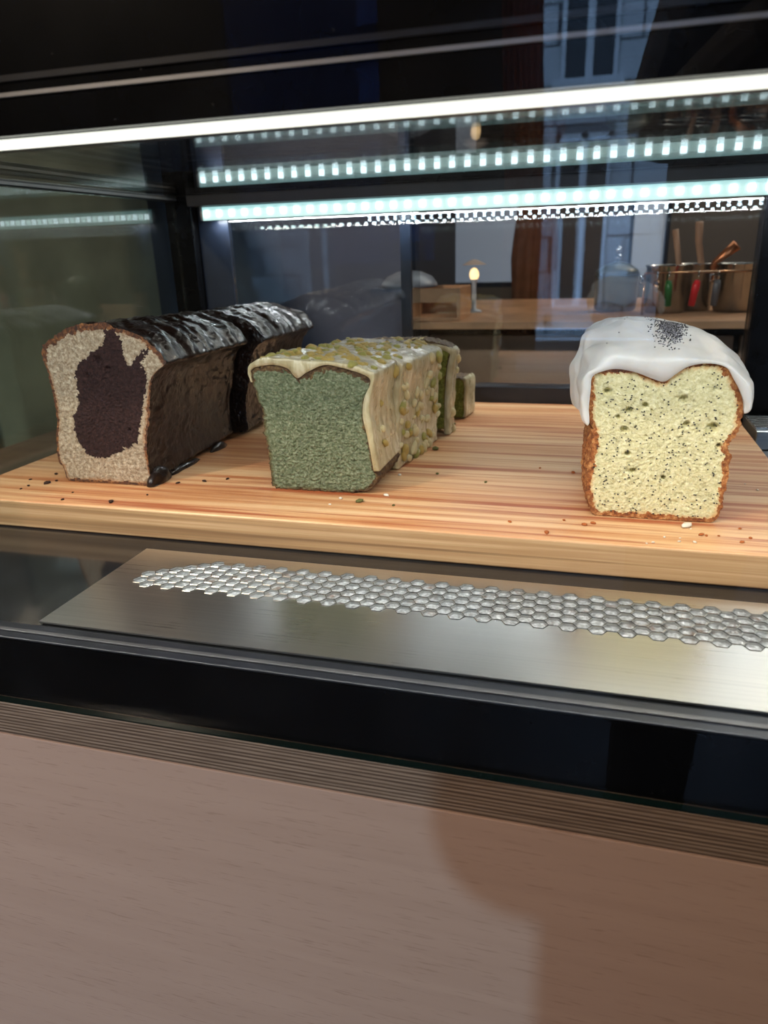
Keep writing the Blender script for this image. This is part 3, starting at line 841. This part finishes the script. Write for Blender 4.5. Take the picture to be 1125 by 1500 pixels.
def fold(u, y):
    # rolls in the icing on the left shoulder, a second lobe behind the front one
    v = 0
    if u < .42: v += .0050*math.exp(-((y-.036-.02*u)/.013)**2)*(1-u/.42) - .0034*math.exp(-((y-.016-.05*u)/.0035)**2)*(1-u/.42)
    v += .0017*math.sin(u*60+y*240+5*fn(u*3, y*30, 0, 1))*math.exp(-((u-.27)/.13)**2)
    v -= .0030*math.exp(-((y-.026-.05*u)/.003)**2)*math.exp(-((u-.38)/.16)**2)
    v += .0035*(1-math.exp(-max(0, y)/.02))*math.exp(-((u-.42)/.2)**2)*.5
    return v
def tri(y):
    s = min(1, max(0, y)/.042); s = s*s*(3-2*s)
    return (1.0-.02*max(0, y-.05)/.1, .955+.10*s-.05*max(0, (y-.05))/.08, -.003*s)
ice = shell_part(rl, 'icing', R_ICE, R_ICE_IN, -.0035, LR+.004, M['icing'], 21, amp=.0016, nz=38, taper=tri, taper_in=tr, n=220, fold=fold, lip=.45, rnd_len=.012)
bt = bvh_of(ice)
# seeds: a cluster on the icing and many in the cut face, each set one joined piece
def seeds(name, spots, m, parent, r=.00052):
    bm = bmesh.new()
    for p in spots:
        rr = r*random.uniform(.8, 1.2)
        bmesh.ops.create_icosphere(bm, subdivisions=1, radius=rr, matrix=Matrix.Translation(p) @ Matrix.Diagonal((1, random.uniform(.8, 1.3), .8, 1)))
    o = from_bm(name, bm, m, parent, True); o['kind'] = 'stuff'; return o
sp = []; sp2 = []
cx0, cy0 = .001, .030
for k in range(1300):
    a = random.uniform(0, 6.283); q = abs(random.gauss(0, .55))
    if q > 2.2: continue
    x = cx0 + .0095*q*math.cos(a)-.001; y = cy0 + .021*q*math.sin(a)
    if y < .003: continue
    h = bt.ray_cast(Vector((x, y, .16)), Vector((0, 0, -1)))
    if h[0] is not None: (sp if random.random() < .55 else sp2).append(h[0]+Vector((0, 0, .0002)))
for k in range(26):
    h = bt.ray_cast(Vector((random.gauss(cx0-.006, .018), random.uniform(.0, .09), .16)), Vector((0, 0, -1)))
    if h[0] is not None: sp.append(h[0])
seeds('poppy_seeds', sp, M['poppy'], rl); seeds('poppy_seeds', sp2, M['seed'], rl)
sp = []
O_ = resample(R_CAKE, 80)
while len(sp) < 330:
    x, z = random.uniform(-.043, .042), random.uniform(.004, .1)
    if noise.noise(Vector((x*90, z*90, 4))) < -.15 and random.random() < .7: continue
    if inpoly((x*1.08, .05+(z-.05)*1.08), [(p.x, p.y) for p in O_]): sp.append(Vector((x, -.0004, z)))
seeds('embedded_poppy_seeds', sp, M['poppy'], rl, .00054)

# ---- chocolate glazed marble loaf, left
L_CAKE = [(-35.0, 0.4), (-38.1, 12.0), (-42.1, 18.1), (-39.9, 36.9), (-35.6, 53.3), (-35.1, 69.2), (-35.6, 84.9), (-36.9, 94.5), (-38.5, 105.9), (-33.8, 113.5), (-23.5, 119.1), (-9.8, 125.5), (6.1, 128.6), (23.5, 129.0), (32.4, 125.4), (41.6, 123.6), (53.4, 119.2), (62.7, 112.0), (68.9, 104.9), (71.6, 98.6), (64.0, 93.9), (57.3, 84.6), (54.3, 75.1), (50.6, 56.0), (45.2, 36.2), (43.7, 20.1), (44.3, 10.0), (44.3, 2.8), (35.8, .3), (10.5, .3), (-12.7, .3)]
L_SWIRL = [(19.5, 113.7), (8.3, 106.3), (-4.3, 98.7), (-10.8, 91.0), (-10.5, 81.5), (-11.6, 73.7), (-12.1, 65.9), (-19.2, 53.8), (-20.6, 43.7), (-17.5, 33.7), (-12.1, 25.7), (-1.4, 21.0), (13.1, 24.8), (25.5, 31.4), (35.2, 35.8), (40.6, 47.9), (43.9, 61.6), (50.4, 75.1), (53.3, 86.4), (51.4, 93.7), (49.4, 101.1), (58.0, 108.4), (54.1, 110.2), (46.5, 102.9), (38.8, 95.4), (36.3, 99.1), (35.0, 116.1), (31.7, 124.5), (22, 124)]
def choc_side(p, y):
    v = .0011*fn(p.x, p.y*.5, y, 60) + .0006*fn(p.x, p.y, y, 160)
    if p.y > .088:      # slice seams and rolled ridges across the top
        s = (y + .25*p.x)*1000
        v -= .0016*math.exp(-((s-12)/2.4)**2) + .0022*math.exp(-((s-58)/3)**2) + .0018*math.exp(-((s-92)/3)**2)
        v += .0012*math.sin(s*.22+3*fn(p.x, p.y, y, 40))
    return v
def loaf_choc(loc, length, label, taper, seed, swirl=True):
    cm = M['vanilla'] if swirl else M['choc']; ck = M['loaf_crust'] if swirl else M['choc']
    t = empty('loaf_cake', loc); tag(t, label, 'cake')
    hl = [(.012, .101, .004, .003), (.02, .094, .003, .003), (.0, .088, .0028, .002), (.031, .046, .002, .002), (.006, .118, .0025, .002)]
    def rf(x, z, rw):
        return rw*(2.6 if x < .03 else 1.7) if z > .098 else rw*1.15
    cake_body(t, L_CAKE, length, cm, ck, seed, rough=.0011, rim=.0022, inner=L_SWIRL if swirl else None, inner_mat=M['cocoa'], taper=taper, center=(.006, .062),
              side_mat=M['choc'], crumb_amp=.0008, holes=hl, rimfn=rf, sideamp=choc_side)
    return t
def tl(y): 
    return (1-.06*min(1, y/.12), 1-.075*min(1, y/.13), -.002*min(1, y/.1))
t = loaf_choc((-.3818, .487, 0), .152, 'marble loaf cake with glossy chocolate glaze at the front left of the board', tl, 31)
# puddled glaze at the foot of the right side
bm = bmesh.new()
for k, (x, y, a, b, c) in enumerate(((.0435, .012, .0065, .016, .013), (.0425, .118, .004, .016, .006), (.043, .050, .0035, .03, .004))):
    bmesh.ops.create_icosphere(bm, subdivisions=4, radius=1, matrix=Matrix.Translation((x, y, .0004)) @ Matrix.Diagonal((a, b, c, 1)))
for v in bm.verts:
    v.co += .0012*noise.noise_vector(v.co*120); v.co.z = max(.0004, v.co.z)
from_bm('glaze_drip', bm, M['choc'], t, True)
def tl2(y):
    return (.96+.0*y, .925-.02*min(1, y/.12), .0035)
loaf_choc((-.3785, .655, 0), .135, 'second chocolate glazed loaf cake behind the marble loaf at the left', tl2, 47, False)

# ---- green cake with cream glaze and chopped nuts
G_CAKE = [(-39.7, 0.9), (-41.8, 11.8), (-42.5, 31.4), (-44.7, 46.8), (-44.3, 61.9), (-47.4, 71.1), (-50.3, 82.2), (-51.6, 91.0), (-46.0, 95.8), (-32.1, 97.8), (-20.6, 95.2), (-13.5, 88.3), (-5.5, 92.8), (8.1, 98.2), (21.1, 96.6), (33.8, 93.3), (43.7, 89.1), (43.5, 83.9), (38.4, 73.2), (37.0, 60.6), (39.3, 47.9), (41.6, 35.1), (43.0, 20.1), (45.5, 12.6), (39.5, 4.6), (25.8, 1.2), (11.9, .3), (-4.2, .3), (-22.4, .4)]
G_TOP = [(-51.6, 84.0), (-52.6, 91.0), (-50.6, 96.6), (-46.2, 99.9), (-38.1, 102.6), (-24.6, 101.8), (-5.7, 100.3), (13.0, 99.9), (31.3, 97.2), (42.0, 93.4), (45.8, 91.3), (45.2, 82.7), (42.6, 72.0), (42.0, 61.3), (43.4, 48.7), (45.0, 36.0), (46.6, 23.0), (47.6, 19.3)]
G_IN = [(-50, 84), (-51, 91), (-49, 94), (-45.0, 95.5), (-32.1, 97.2), (-20.6, 94.6), (-13.5, 87.8), (-5.5, 92.0), (8.1, 97.4), (21.1, 95.8), (33.8, 92.5), (42.0, 88.8), (42.5, 83.9), (37.6, 73.2), (36.2, 60.6), (38.5, 47.9), (40.8, 35.1), (43, 19)]
# per-slice version of the glaze reaches the board
G_TOP_B = G_TOP[:-1] + [(46.6, 12), (45.0, 2)]
G_IN_B = G_IN[:-1] + [(42, 12), (41.5, 2)]
nutm = [lump_mesh('nut', M['nut'], 1), lump_mesh('nut', M['nut'], 5), lump_mesh('nut', M['nut2'], 9)]
nutc = lump_mesh('nut', plain('glazed_nut', srgb(204, 190, 144), .35, var=.15), 13)
def nuts(root, gl, y0, y1, ntop, nside, r=(.0016, .0032)):
    b = bvh_of(gl); k = 0
    for kind, cnt in (('top', ntop), ('side', nside)):
        for _ in range(cnt):
            y = random.uniform(y0, y1)
            if kind == 'top': h = b.ray_cast(Vector((random.uniform(-.048, .042), y, .2)), Vector((0, 0, -1)))
            else: h = b.ray_cast(Vector((.2, y, max(.004, min(.085, random.gauss(.034, .024))))), Vector((-1, 0, 0)))
            if h[0] is None: continue
            o = bpy.data.objects.new('nut', random.choice(nutm) if kind == 'top' or random.random() < .45 else nutc); COL.objects.link(o); o.parent = root
            s = random.uniform(*r)*(1 if kind == 'top' else 1.1); o.location = h[0]-h[1]*s*.15
            o.scale = (s, s*random.uniform(.8, 1.5), s*random.uniform(.6, .9) if kind == 'top' else s*random.uniform(.8, 1.6)); o.rotation_euler = (0, 0, random.uniform(0, 3.14))
            if kind == 'side': o.scale = (s*.7, s*random.uniform(.7, 1.2), s*random.uniform(.8, 1.8)); o.location = h[0]+h[1]*s*.15; o.rotation_euler = (random.uniform(0, 3), 0, 0)
def grim(x, z, rw): return rw*(2.4 if z > .083 else (1.1 if x > .035 else .5))
B_CAKE = [(-39.7, 0.9), (-41.8, 11.8), (-42.5, 31.4), (-44.7, 46.8), (-44.3, 61.9), (-47.4, 71.1), (-50.3, 82.2), (-51.6, 91.0), (-46.0, 95.8), (-32.1, 97.8), (-20.6, 97.2), (-5.5, 97.8), (8.1, 98.2), (21.1, 96.6), (33.8, 93.3), (42.0, 89.1), (41.5, 83.9), (39.4, 73.2), (38.0, 60.6), (37.3, 47.9), (36.9, 35.1), (36.6, 20.1), (36.5, 12.6), (35.5, 2.6), (25.8, .4), (11.9, .3), (-4.2, .3), (-22.4, .4)]
B_TOP = [(-51.6, 84.0), (-52.6, 91.0), (-50.6, 96.6), (-46.2, 99.9), (-38.1, 102.6), (-24.6, 101.8), (-5.7, 101.3), (13.0, 100.9), (31.3, 97.6), (42.0, 94.4), (46.6, 91.3), (46.4, 82.7), (44.6, 72.0), (43.4, 61.3), (42.6, 48.7), (42.2, 36.0), (41.6, 23.0), (41.2, 12), (41.4, 1.5)]
B_IN = [(-50, 84), (-51, 91), (-49, 94), (-45.0, 95.5), (-32.1, 97.2), (-20.6, 96.6), (-5.5, 97.2), (8.1, 97.4), (21.1, 95.8), (33.8, 92.5), (41.0, 88.8), (40.5, 83.9), (38.6, 73.2), (37.2, 60.6), (36.5, 47.9), (36.1, 35.1), (35.8, 19), (35.7, 12), (35.6, 1.5)]
def piece(loc, length, label, sx, sz, dx, seed, crumb=None, ntop=30, nside=20, full=True, rz=0, glz=True, n=340):
    t = empty('cake_slice' if length < .05 else 'loaf_cake', loc, rz); tag(t, label, 'cake')
    tp = lambda y: (sx, sz-.02*y/.1, dx*y)
    cake_body(t, B_CAKE if full else G_CAKE, length, crumb or M['green'], M['green_crust'], seed, rough=.0013, rim=.0022, taper=tp, center=(-.001, .045), crumb_amp=.0013, rimfn=grim, n=n, rings=100 if seed == 61 else 50)
    g = None
    if glz:
        o, i = (B_TOP, B_IN) if full else (G_TOP, G_IN)
        g = shell_part(t, 'glaze', o, i, -.0015, length+.001, M['cream'], seed, amp=.0012, nz=80, taper=tp, n=150, lip=.4)
        nuts(t, g, .002, length-.001, ntop, nside, (.0020, .0042))
    return t
# the first two sections of the loaf: front piece, then the main body behind it
piece((-.1956, .4995, 0), .064, 'front piece of green cake with smooth cream glaze and crumbly cut face', 1, 1, 0, 61, ntop=60, nside=7, full=False, n=460)
piece((-.1925, .5650, 0), .104, 'middle piece of green cake with nut-studded cream side behind the front piece', 1.0, .965, .115, 67, ntop=85, nside=75)
piece((-.1715, .690, 0), .026, 'thin upright slice of green cake leaning out behind the nut-studded piece', .98, .90, 0, 71, crumb=M['green2'], ntop=12, nside=6)
# small low end piece at the back
t = empty('cake_slice', (-.148, .768, 0), -.12); tag(t, 'small low chunk of green cake lying at the back of the row', 'cake')
LOW = [(-18, .4), (-20, 8), (-19, 24), (-20, 38), (-18, 43), (-6, 44.5), (8, 43.6), (17, 43), (19, 38), (18.5, 20), (19, 6), (17, .4), (0, .3)]
cake_body(t, LOW, .034, M['green2'], M['green_crust'], 77, rough=.0011, rim=.0008, center=(-.001, .022), crumb_amp=.0011, n=220, rings=40)
shell_part(t, 'glaze', [(17, 44.5), (20, 42), (21, 34), (20.4, 20), (20.8, 8), (20, 2)], [(16, 42), (17.6, 39), (18.4, 33), (17.8, 20), (18.3, 8), (17, 2)], -.001, .035, M['cream'], 5, amp=.0005, n=60)

# ------------------------------------------------------------------ crumbs on the board
M['cr_dark'] = plain('dark_crumb', srgb(50, 28, 18), .9, var=.3, scale=900)
M['cr_green'] = plain('green_crumb_bit', srgb(96, 96, 50), .9, var=.3, scale=900)
M['cr_org'] = plain('golden_crumb_bit', srgb(176, 96, 44), .9, var=.3, scale=900)
M['cr_white'] = plain('white_crumb_bit', srgb(235, 225, 210), .8, var=.1, scale=900)
def crumbs(spots, m, label, group, r=(.0009, .0018), sizes=None, own={}):
    mes = [lump_mesh('crumb', m, s, 1) for s in (2, 8)]
    for i, (x, y) in enumerate(spots):
        o = bpy.data.objects.new('crumb', mes[i % 2]); COL.objects.link(o)
        s = sizes[i] if sizes and i < len(sizes) else random.uniform(*r)
        o.scale = (s*random.uniform(.9, 1.6), s, s*.6); o.location = (x, y, s*.45); o.rotation_euler = (0, 0, random.uniform(0, 3))
        tag(o, own.get(i, label), 'crumb', group)
crumbs([(-0.4306, 0.4771), (-0.4416, 0.5017), (-0.4419, 0.4684), (-0.4274, 0.4845), (-0.4425, 0.4604), (-0.3886, 0.4428), (-0.3463, 0.4449), (-0.3284, 0.4659), (-0.3007, 0.5059), (-0.2847, 0.5155), (-0.3203, 0.4977), (-0.4534, 0.4839), (-0.3925, 0.4601)],
       M['cr_dark'], 'dark brown crumb on the board around the marble loaf', 'dark crumbs by the marble loaf', own={0: 'largest dark crumb beside the lower left corner of the marble loaf', 6: 'dark crumb near the front edge of the board below the marble loaf', 8: 'dark crumb right of the marble loaf, toward the green cake'}, sizes=[.0026, .0016, .0013, .0014, .0009, .0012, .0022, .001, .0018, .0013, .0015, .001, .0009])
crumbs([(-0.1591, 0.4809), (-0.1341, 0.6342), (-0.1357, 0.7374), (-0.117, 0.5598), (-0.0749, 0.5441), (-0.1323, 0.4778)], M['cr_green'], 'olive green crumb on the board beside the green cake', 'green crumbs by the green cake', own={0: 'green crumb on the board just in front of the green cake', 1: 'largest green crumb on the board right of the nut-studded piece'}, sizes=[.0026, .0034, .002, .0014, .0014, .0012])
crumbs([(-0.1434, 0.4981), (-0.1754, 0.4852), (-0.1787, 0.4707), (-0.1467, 0.5511)], M['cr_white'], 'pale glaze crumb on the board in front of the green cake', 'pale crumbs by the green cake', sizes=[.002, .0015, .0012, .0016])
crumbs([(-0.0117, 0.4701), (0.0017, 0.4639), (-0.0214, 0.4449), (0.0072, 0.4678), (0.0974, 0.476), (0.1009, 0.4603), (0.0948, 0.4522), (0.0756, 0.4595), (0.0829, 0.4603), (-0.0366, 0.5907), (-0.0093, 0.5822), (-0.0467, 0.4603), (0.0727, 0.4602)],
       M['cr_org'], 'orange-brown crumb on the board around the poppy seed loaf', 'golden crumbs by the poppy seed loaf')
crumbs([(0.0653, 0.4734), (0.0429, 0.4417), (0.0674, 0.4466), (0.0503, 0.4519), (0.0595, 0.452), (0.0584, 0.4465), (0.0675, 0.47), (0.0391, 0.4392), (0.1229, 0.5608), (0.1167, 0.5751)],
       M['cr_white'], 'white icing crumb on the board in front of the poppy seed loaf', 'white crumbs by the poppy seed loaf', r=(.0007, .0012), sizes=[.003], own={0: 'largest white icing crumb just under the poppy seed loaf'})

# ------------------------------------------------------------------ right end: grooved door track
tk = empty('door_track', (.33, .80, -.0224)); tag(tk, 'ridged steel track on the case floor right of the board', 'track')
bm = bmesh.new(); add_box(bm, -.171, .21, -.034, .040, 0, .019, bev=.0008); from_bm('track_base', bm, M['steel'], tk)
for k in range(7): box('ridge', (-.171, .21, -.028+.009*k, -.0245+.009*k, .0191, .0215), M['steel_smooth'], tk, .0004)

# ------------------------------------------------------------------ left neighbour: grey-green cabinet beyond the side glass
M['cabgreen'] = plain('grey_green_lacquer', srgb(150, 154, 134), .35, var=.35, scale=6, bmp=0)
M['cabwood'] = plain('greyed_wood', srgb(120, 108, 92), .5, var=.25, scale=9)
cb = empty('side_cabinet', (-.80, .8, FZ)); tag(cb, 'grey-green cabinet standing beyond the left glass of the case', 'cabinet')
box('body', (-.25, 0, -.9, .45, 0, 1.45), M['cabgreen'], cb, .004)
for k in range(3): box('door', (.001, .02, -.89+k*.445, -.455+k*.445, .05, 1.40), M['cabgreen'] if k != 1 else M['cabwood'], cb, .003)

# ------------------------------------------------------------------ kitchen behind the case
M['kwood'] = plain('worktop_wood', srgb(196, 146, 106), .5, var=.2, scale=20)
M['kbrown'] = plain('brown_cabinet_front', srgb(150, 120, 98), .5, var=.15, scale=6)
M['kblue'] = plain('reflection_and_shelf_blue', srgb(92, 100, 124), .4, var=.12, scale=5, bmp=0)
M['kblue2'] = plain('pale_reflection_blue', srgb(120, 130, 150), .4, var=.12, scale=5, bmp=0)  # paler band of the imitated reflection
KZ = .0648
wt = empty('kitchen_worktop', (.3, 1.4, KZ-.011)); tag(wt, 'brown wooden kitchen worktop seen through the back glass', 'worktop')
box('slab', (-.585, .9, -.25, .25, 0, .011), M['kwood'], wt, .001)
bu = empty('base_unit', (.3, 1.42, FZ)); tag(bu, 'brown kitchen base unit below the wooden worktop', 'cabinet')
box('carcass', (-.575, .88, -.17, .22, 0, KZ-.0125-FZ), M['black'], bu)
for k in range(3):
    d = box('door', (-.57+.485*k, -.095+.485*k, -.19, -.171, .05, .035-FZ), M['kbrown'], bu, .002)
    bm = bmesh.new(); tube(bm, [(-.30+.485*k-.06, -.205, .72), (-.30+.485*k+.06, -.205, .72)], .005); 
    h = from_bm('handle', bm, M['steel_smooth'], d)
tc_ = empty('reflection_panels', (-.60, 1.45, FZ)); tag(tc_, 'tall blue-grey panels standing in for a reflection in the back glass', 'cabinet')  # added panels, their blues imitate reflection bands in the door glass
box('carcass', (-.30, .28, -.10, .30, 0, 1.75), M['navy'], tc_)
for k, (a, b) in enumerate(((-.295, -.155), (-.125, .272))): box('door', (a, b, -.125, -.101, .02, 1.74), M['kblue2'] if k == 0 else M['kblue'], tc_, .002)
cr = empty('wooden_crate', (-.262, 1.22, KZ)); tag(cr, 'open wooden box at the left end of the kitchen worktop', 'box')
for b in ((-.03, -.024, -.05, .05, 0, .05), (.05, .056, -.05, .05, 0, .05), (-.024, .05, -.05, .05, 0, .005), (-.024, .05, .044, .05, .005, .05), (-.024, .05, -.05, -.045, .028, .05)):
    box('side_board', b, M['kwood'], cr, .0008)
# pots
def pot(x, y, r, h, label):
    t = empty('steel_pot', (x, y, KZ)); tag(t, label, 'pot', 'steel pots on the kitchen worktop')
    bm = bmesh.new(); lathe(bm, [(r*.9, 0), (r, .004), (r, h-.002), (r*1.06, h), (r*1.06, h+.0015), (r*.98, h+.001), (r*.96, h-.004), (r*.94, .006), (.001, .005)], n=32)
    from_bm('pot_body', bm, M['copper'], t, True)
    bm = bmesh.new(); tube(bm, [(r*math.cos(a)*1.02, r*math.sin(a)*1.02-0, h*.75) for a in ()] or [(-r*1.0, 0, h*.62), (-r*1.25, 0, h*.66), (-r*1.25, 0, h*.78), (-r*1.0, 0, h*.8)], .002)
    from_bm('handle', bm, M['steel_smooth'], t, True)
    return t
M['copper'] = steel_mat('warm_reflecting_steel', .5, .22, (40, 40, 40))
for x, y, r, l in ((.106, 1.30, .032, 'leftmost steel pot with tools on the kitchen worktop'), (.152, 1.34, .030, 'middle steel pot with tools on the kitchen worktop'), (.212, 1.31, .032, 'rightmost steel pot on the kitchen worktop')):
    pot(x, y, r, .072, l)
def tool(name, label, cat, pts, rad, m, head=None):
    t = empty(name, pts[0]); tag(t, label, cat)
    P = [Vector(p)-Vector(pts[0]) for p in pts]
    bm = bmesh.new(); tube(bm, P, rad); from_bm('handle', bm, m, t, True)
    if head:
        bm = bmesh.new(); bmesh.ops.create_uvsphere(bm, u_segments=16, v_segments=10, radius=1, matrix=Matrix.Translation(P[0]) @ Matrix.Diagonal(head)); from_bm('head', bm, M['steel_smooth'], t, True)
M['twood'] = plain('pale_spoon_wood', srgb(176, 140, 116), .5, var=.15)
tool('wooden_spoon', 'straight wooden spoon handle rising from the left pot', 'spoon', [(.128, 1.31, .085), (.122, 1.30, .137), (.111, 1.29, .190)], [.004, .0042, .0045], M['twood'], (.011, .006, .014, 1))
tool('wooden_spoon', 'curved wooden spoon handle rising from the middle pot', 'spoon', [(.165, 1.34, .085), (.158, 1.33, .14), (.150, 1.32, .17), (.147, 1.31, .20)], [.004, .005, .005, .006], M['twood'], (.011, .006, .014, 1))
tool('copper_ladle', 'copper coloured ladle leaning to the right over the pots', 'ladle', [(.170, 1.33, .085), (.178, 1.32, .14), (.205, 1.31, .165)], [.004, .005, .009], plain('copper', srgb(200, 130, 90), .3, metal=.8), (.011, .006, .012, 1))
M['redp'] = plain('red_plastic', srgb(214, 34, 44), .35); M['greenp'] = plain('green_plastic', srgb(40, 110, 56), .35); M['greyp'] = plain('grey_plastic', srgb(96, 98, 104), .4)
M['rail_brass'] = plain('rail_metal', srgb(190, 150, 120), .25, metal=.9)
rail = empty('utensil_rail', (.14, 1.255, .128)); tag(rail, 'metal rail in front of the pots with coloured tools hanging from it', 'rail')
bm = bmesh.new(); tube(bm, [(-.07, 0, 0), (.085, 0, 0)], .0018); from_bm('bar', bm, M['rail_brass'], rail, True)
for s in (-.07, .085):
    bm = bmesh.new(); tube(bm, [(s, 0, 0), (s, 0, .128*-1+KZ)], .002); from_bm('bracket', bm, M['rail_brass'], rail, True)
def hang(x, m, col, tilt):
    t = empty('hanging_peeler', (x, 1.250, .126)); tag(t, '%s handled tool hanging in front of the steel pots' % col, 'kitchen tool')
    bm = bmesh.new(); tube(bm, [(tilt*.0, 0, -.010), (tilt*.3, 0, -.018), (tilt, 0, -.048)], [.004, .0058, .0050], 14); from_bm('grip', bm, m, t, True)
    bm = bmesh.new(); tube(bm, [(0, .003, .003), (0, -.004, .001), (0, -.003, -.006), (tilt*.05, 0, -.012)], .0014); from_bm('hook', bm, M['steel_smooth'], t, True)
hang(.105, M['greenp'], 'green', .002); hang(.147, M['redp'], 'red', -.006); hang(.175, M['greyp'], 'grey', -.002)
hang(.088, M['rail_brass'], 'brass', .001)
# lidded pot with stacked ball knob
lp = empty('lidded_pot', (.03, 1.34, KZ)); tag(lp, 'dark lidded pot with a stacked ball knob on the worktop', 'pot')
bm = bmesh.new(); lathe(bm, [(.030, 0), (.034, .004), (.036, .055), (.037, .058), (.03, .058), (.001, .056)]); from_bm('pot_body', bm, plain('olive_enamel', srgb(74, 78, 66), .35), lp, True)
bm = bmesh.new(); lathe(bm, [(.037, .059), (.033, .066), (.02, .075), (.006, .079), (.001, .080)]); from_bm('lid', bm, plain('olive_enamel_lid', srgb(88, 92, 78), .3), lp, True)
bm = bmesh.new()
for z, r in ((.086, .006), (.099, .005)): bmesh.ops.create_uvsphere(bm, u_segments=16, v_segments=12, radius=r, matrix=Matrix.Translation((0, 0, z)))
from_bm('knob', bm, M['steel_smooth'], lp, True)
# small table lamp, pale bowl, hanging apron
tl_ = empty('table_lamp', (-.21, 1.33, KZ)); tag(tl_, 'small warm glowing lamp on a pale stem on the worktop', 'lamp')
bm = bmesh.new(); lathe(bm, [(.014, 0), (.014, .003), (.004, .006), (.004, .05), (.007, .054), (.007, .056)]); from_bm('stem', bm, plain('pale_ceramic', srgb(190, 200, 215), .3), tl_, True)
bm = bmesh.new(); bmesh.ops.create_uvsphere(bm, u_segments=16, v_segments=12, radius=.0085, matrix=Matrix.Translation((0, 0, .064)) @ Matrix.Diagonal((1, 1, 1.3, 1))); from_bm('bulb', bm, M['bulb'], tl_, True)
bm = bmesh.new(); lathe(bm, [(.022, .080), (.021, .0805), (.006, .088), (.001, .089)]); from_bm('shade', bm, plain('pale_shade', srgb(200, 180, 170), .5), tl_, True)
bw = empty('mixing_bowl', (-.305, 1.24, KZ+.05)); tag(bw, 'pale upturned mixing bowl on a shelf left of the wooden box', 'bowl')
bm = bmesh.new(); lathe(bm, [(.048, 0), (.046, .006), (.038, .016), (.02, .024), (.001, .026)]); from_bm('bowl', bm, plain('pale_bowl', srgb(150, 156, 170), .3), bw, True)
bs = box('bowl_shelf', (-.36, -.294, 1.20, 1.31, KZ+.042, KZ+.0495), M['kblue'])
tag(bs, 'small blue-grey shelf carrying the upturned bowl', 'shelf')
def apron():
    bm = bmesh.new(); pv = None
    for i in range(31):
        u = i/30; row = []
        for j in range(25):
            w = j/24; hw = .052*(.62+.38*min(1, w*2.2)); x = -hw+2*hw*u + .006*fn(u*3, w*2, 0, 1); z = -.40*w+.06
            row.append(bm.verts.new((x, .010*math.sin(u*11+w)*w+.004*fn(u*4, w*4, 1, 1), z)))
        if pv:
            for j in range(24): bm.faces.new((pv[j], row[j], row[j+1], pv[j+1]))
        pv = row
    bmesh.ops.solidify(bm, geom=bm.faces[:], thickness=.0025)
    t = empty('apron', (-.135, 1.70, .27)); tag(t, 'brown leather apron hanging behind the worktop', 'apron')
    from_bm('apron_cloth', bm, plain('brown_leather', srgb(128, 86, 62), .6, var=.25, scale=30, bmp=.001), t, True)
    bm = bmesh.new(); tube(bm, [(-.03, 0, .058), (-.018, 0, .14), (0, 0, .17), (.018, 0, .14), (.03, 0, .058)], .003); from_bm('neck_strap', bm, M['rubber'], t, True)
    bm = bmesh.new(); tube(bm, [(0, .012, .17), (0, -.006, .168), (0, -.008, .176)], .003); from_bm('hook', bm, M['steel_smooth'], t, True)
    pb = box('partition', (-.27, .30, 1.715, 1.735, KZ+.3-.06, .70), M['black']); tag(pb, 'dark board behind the hanging apron', 'board')
apron()
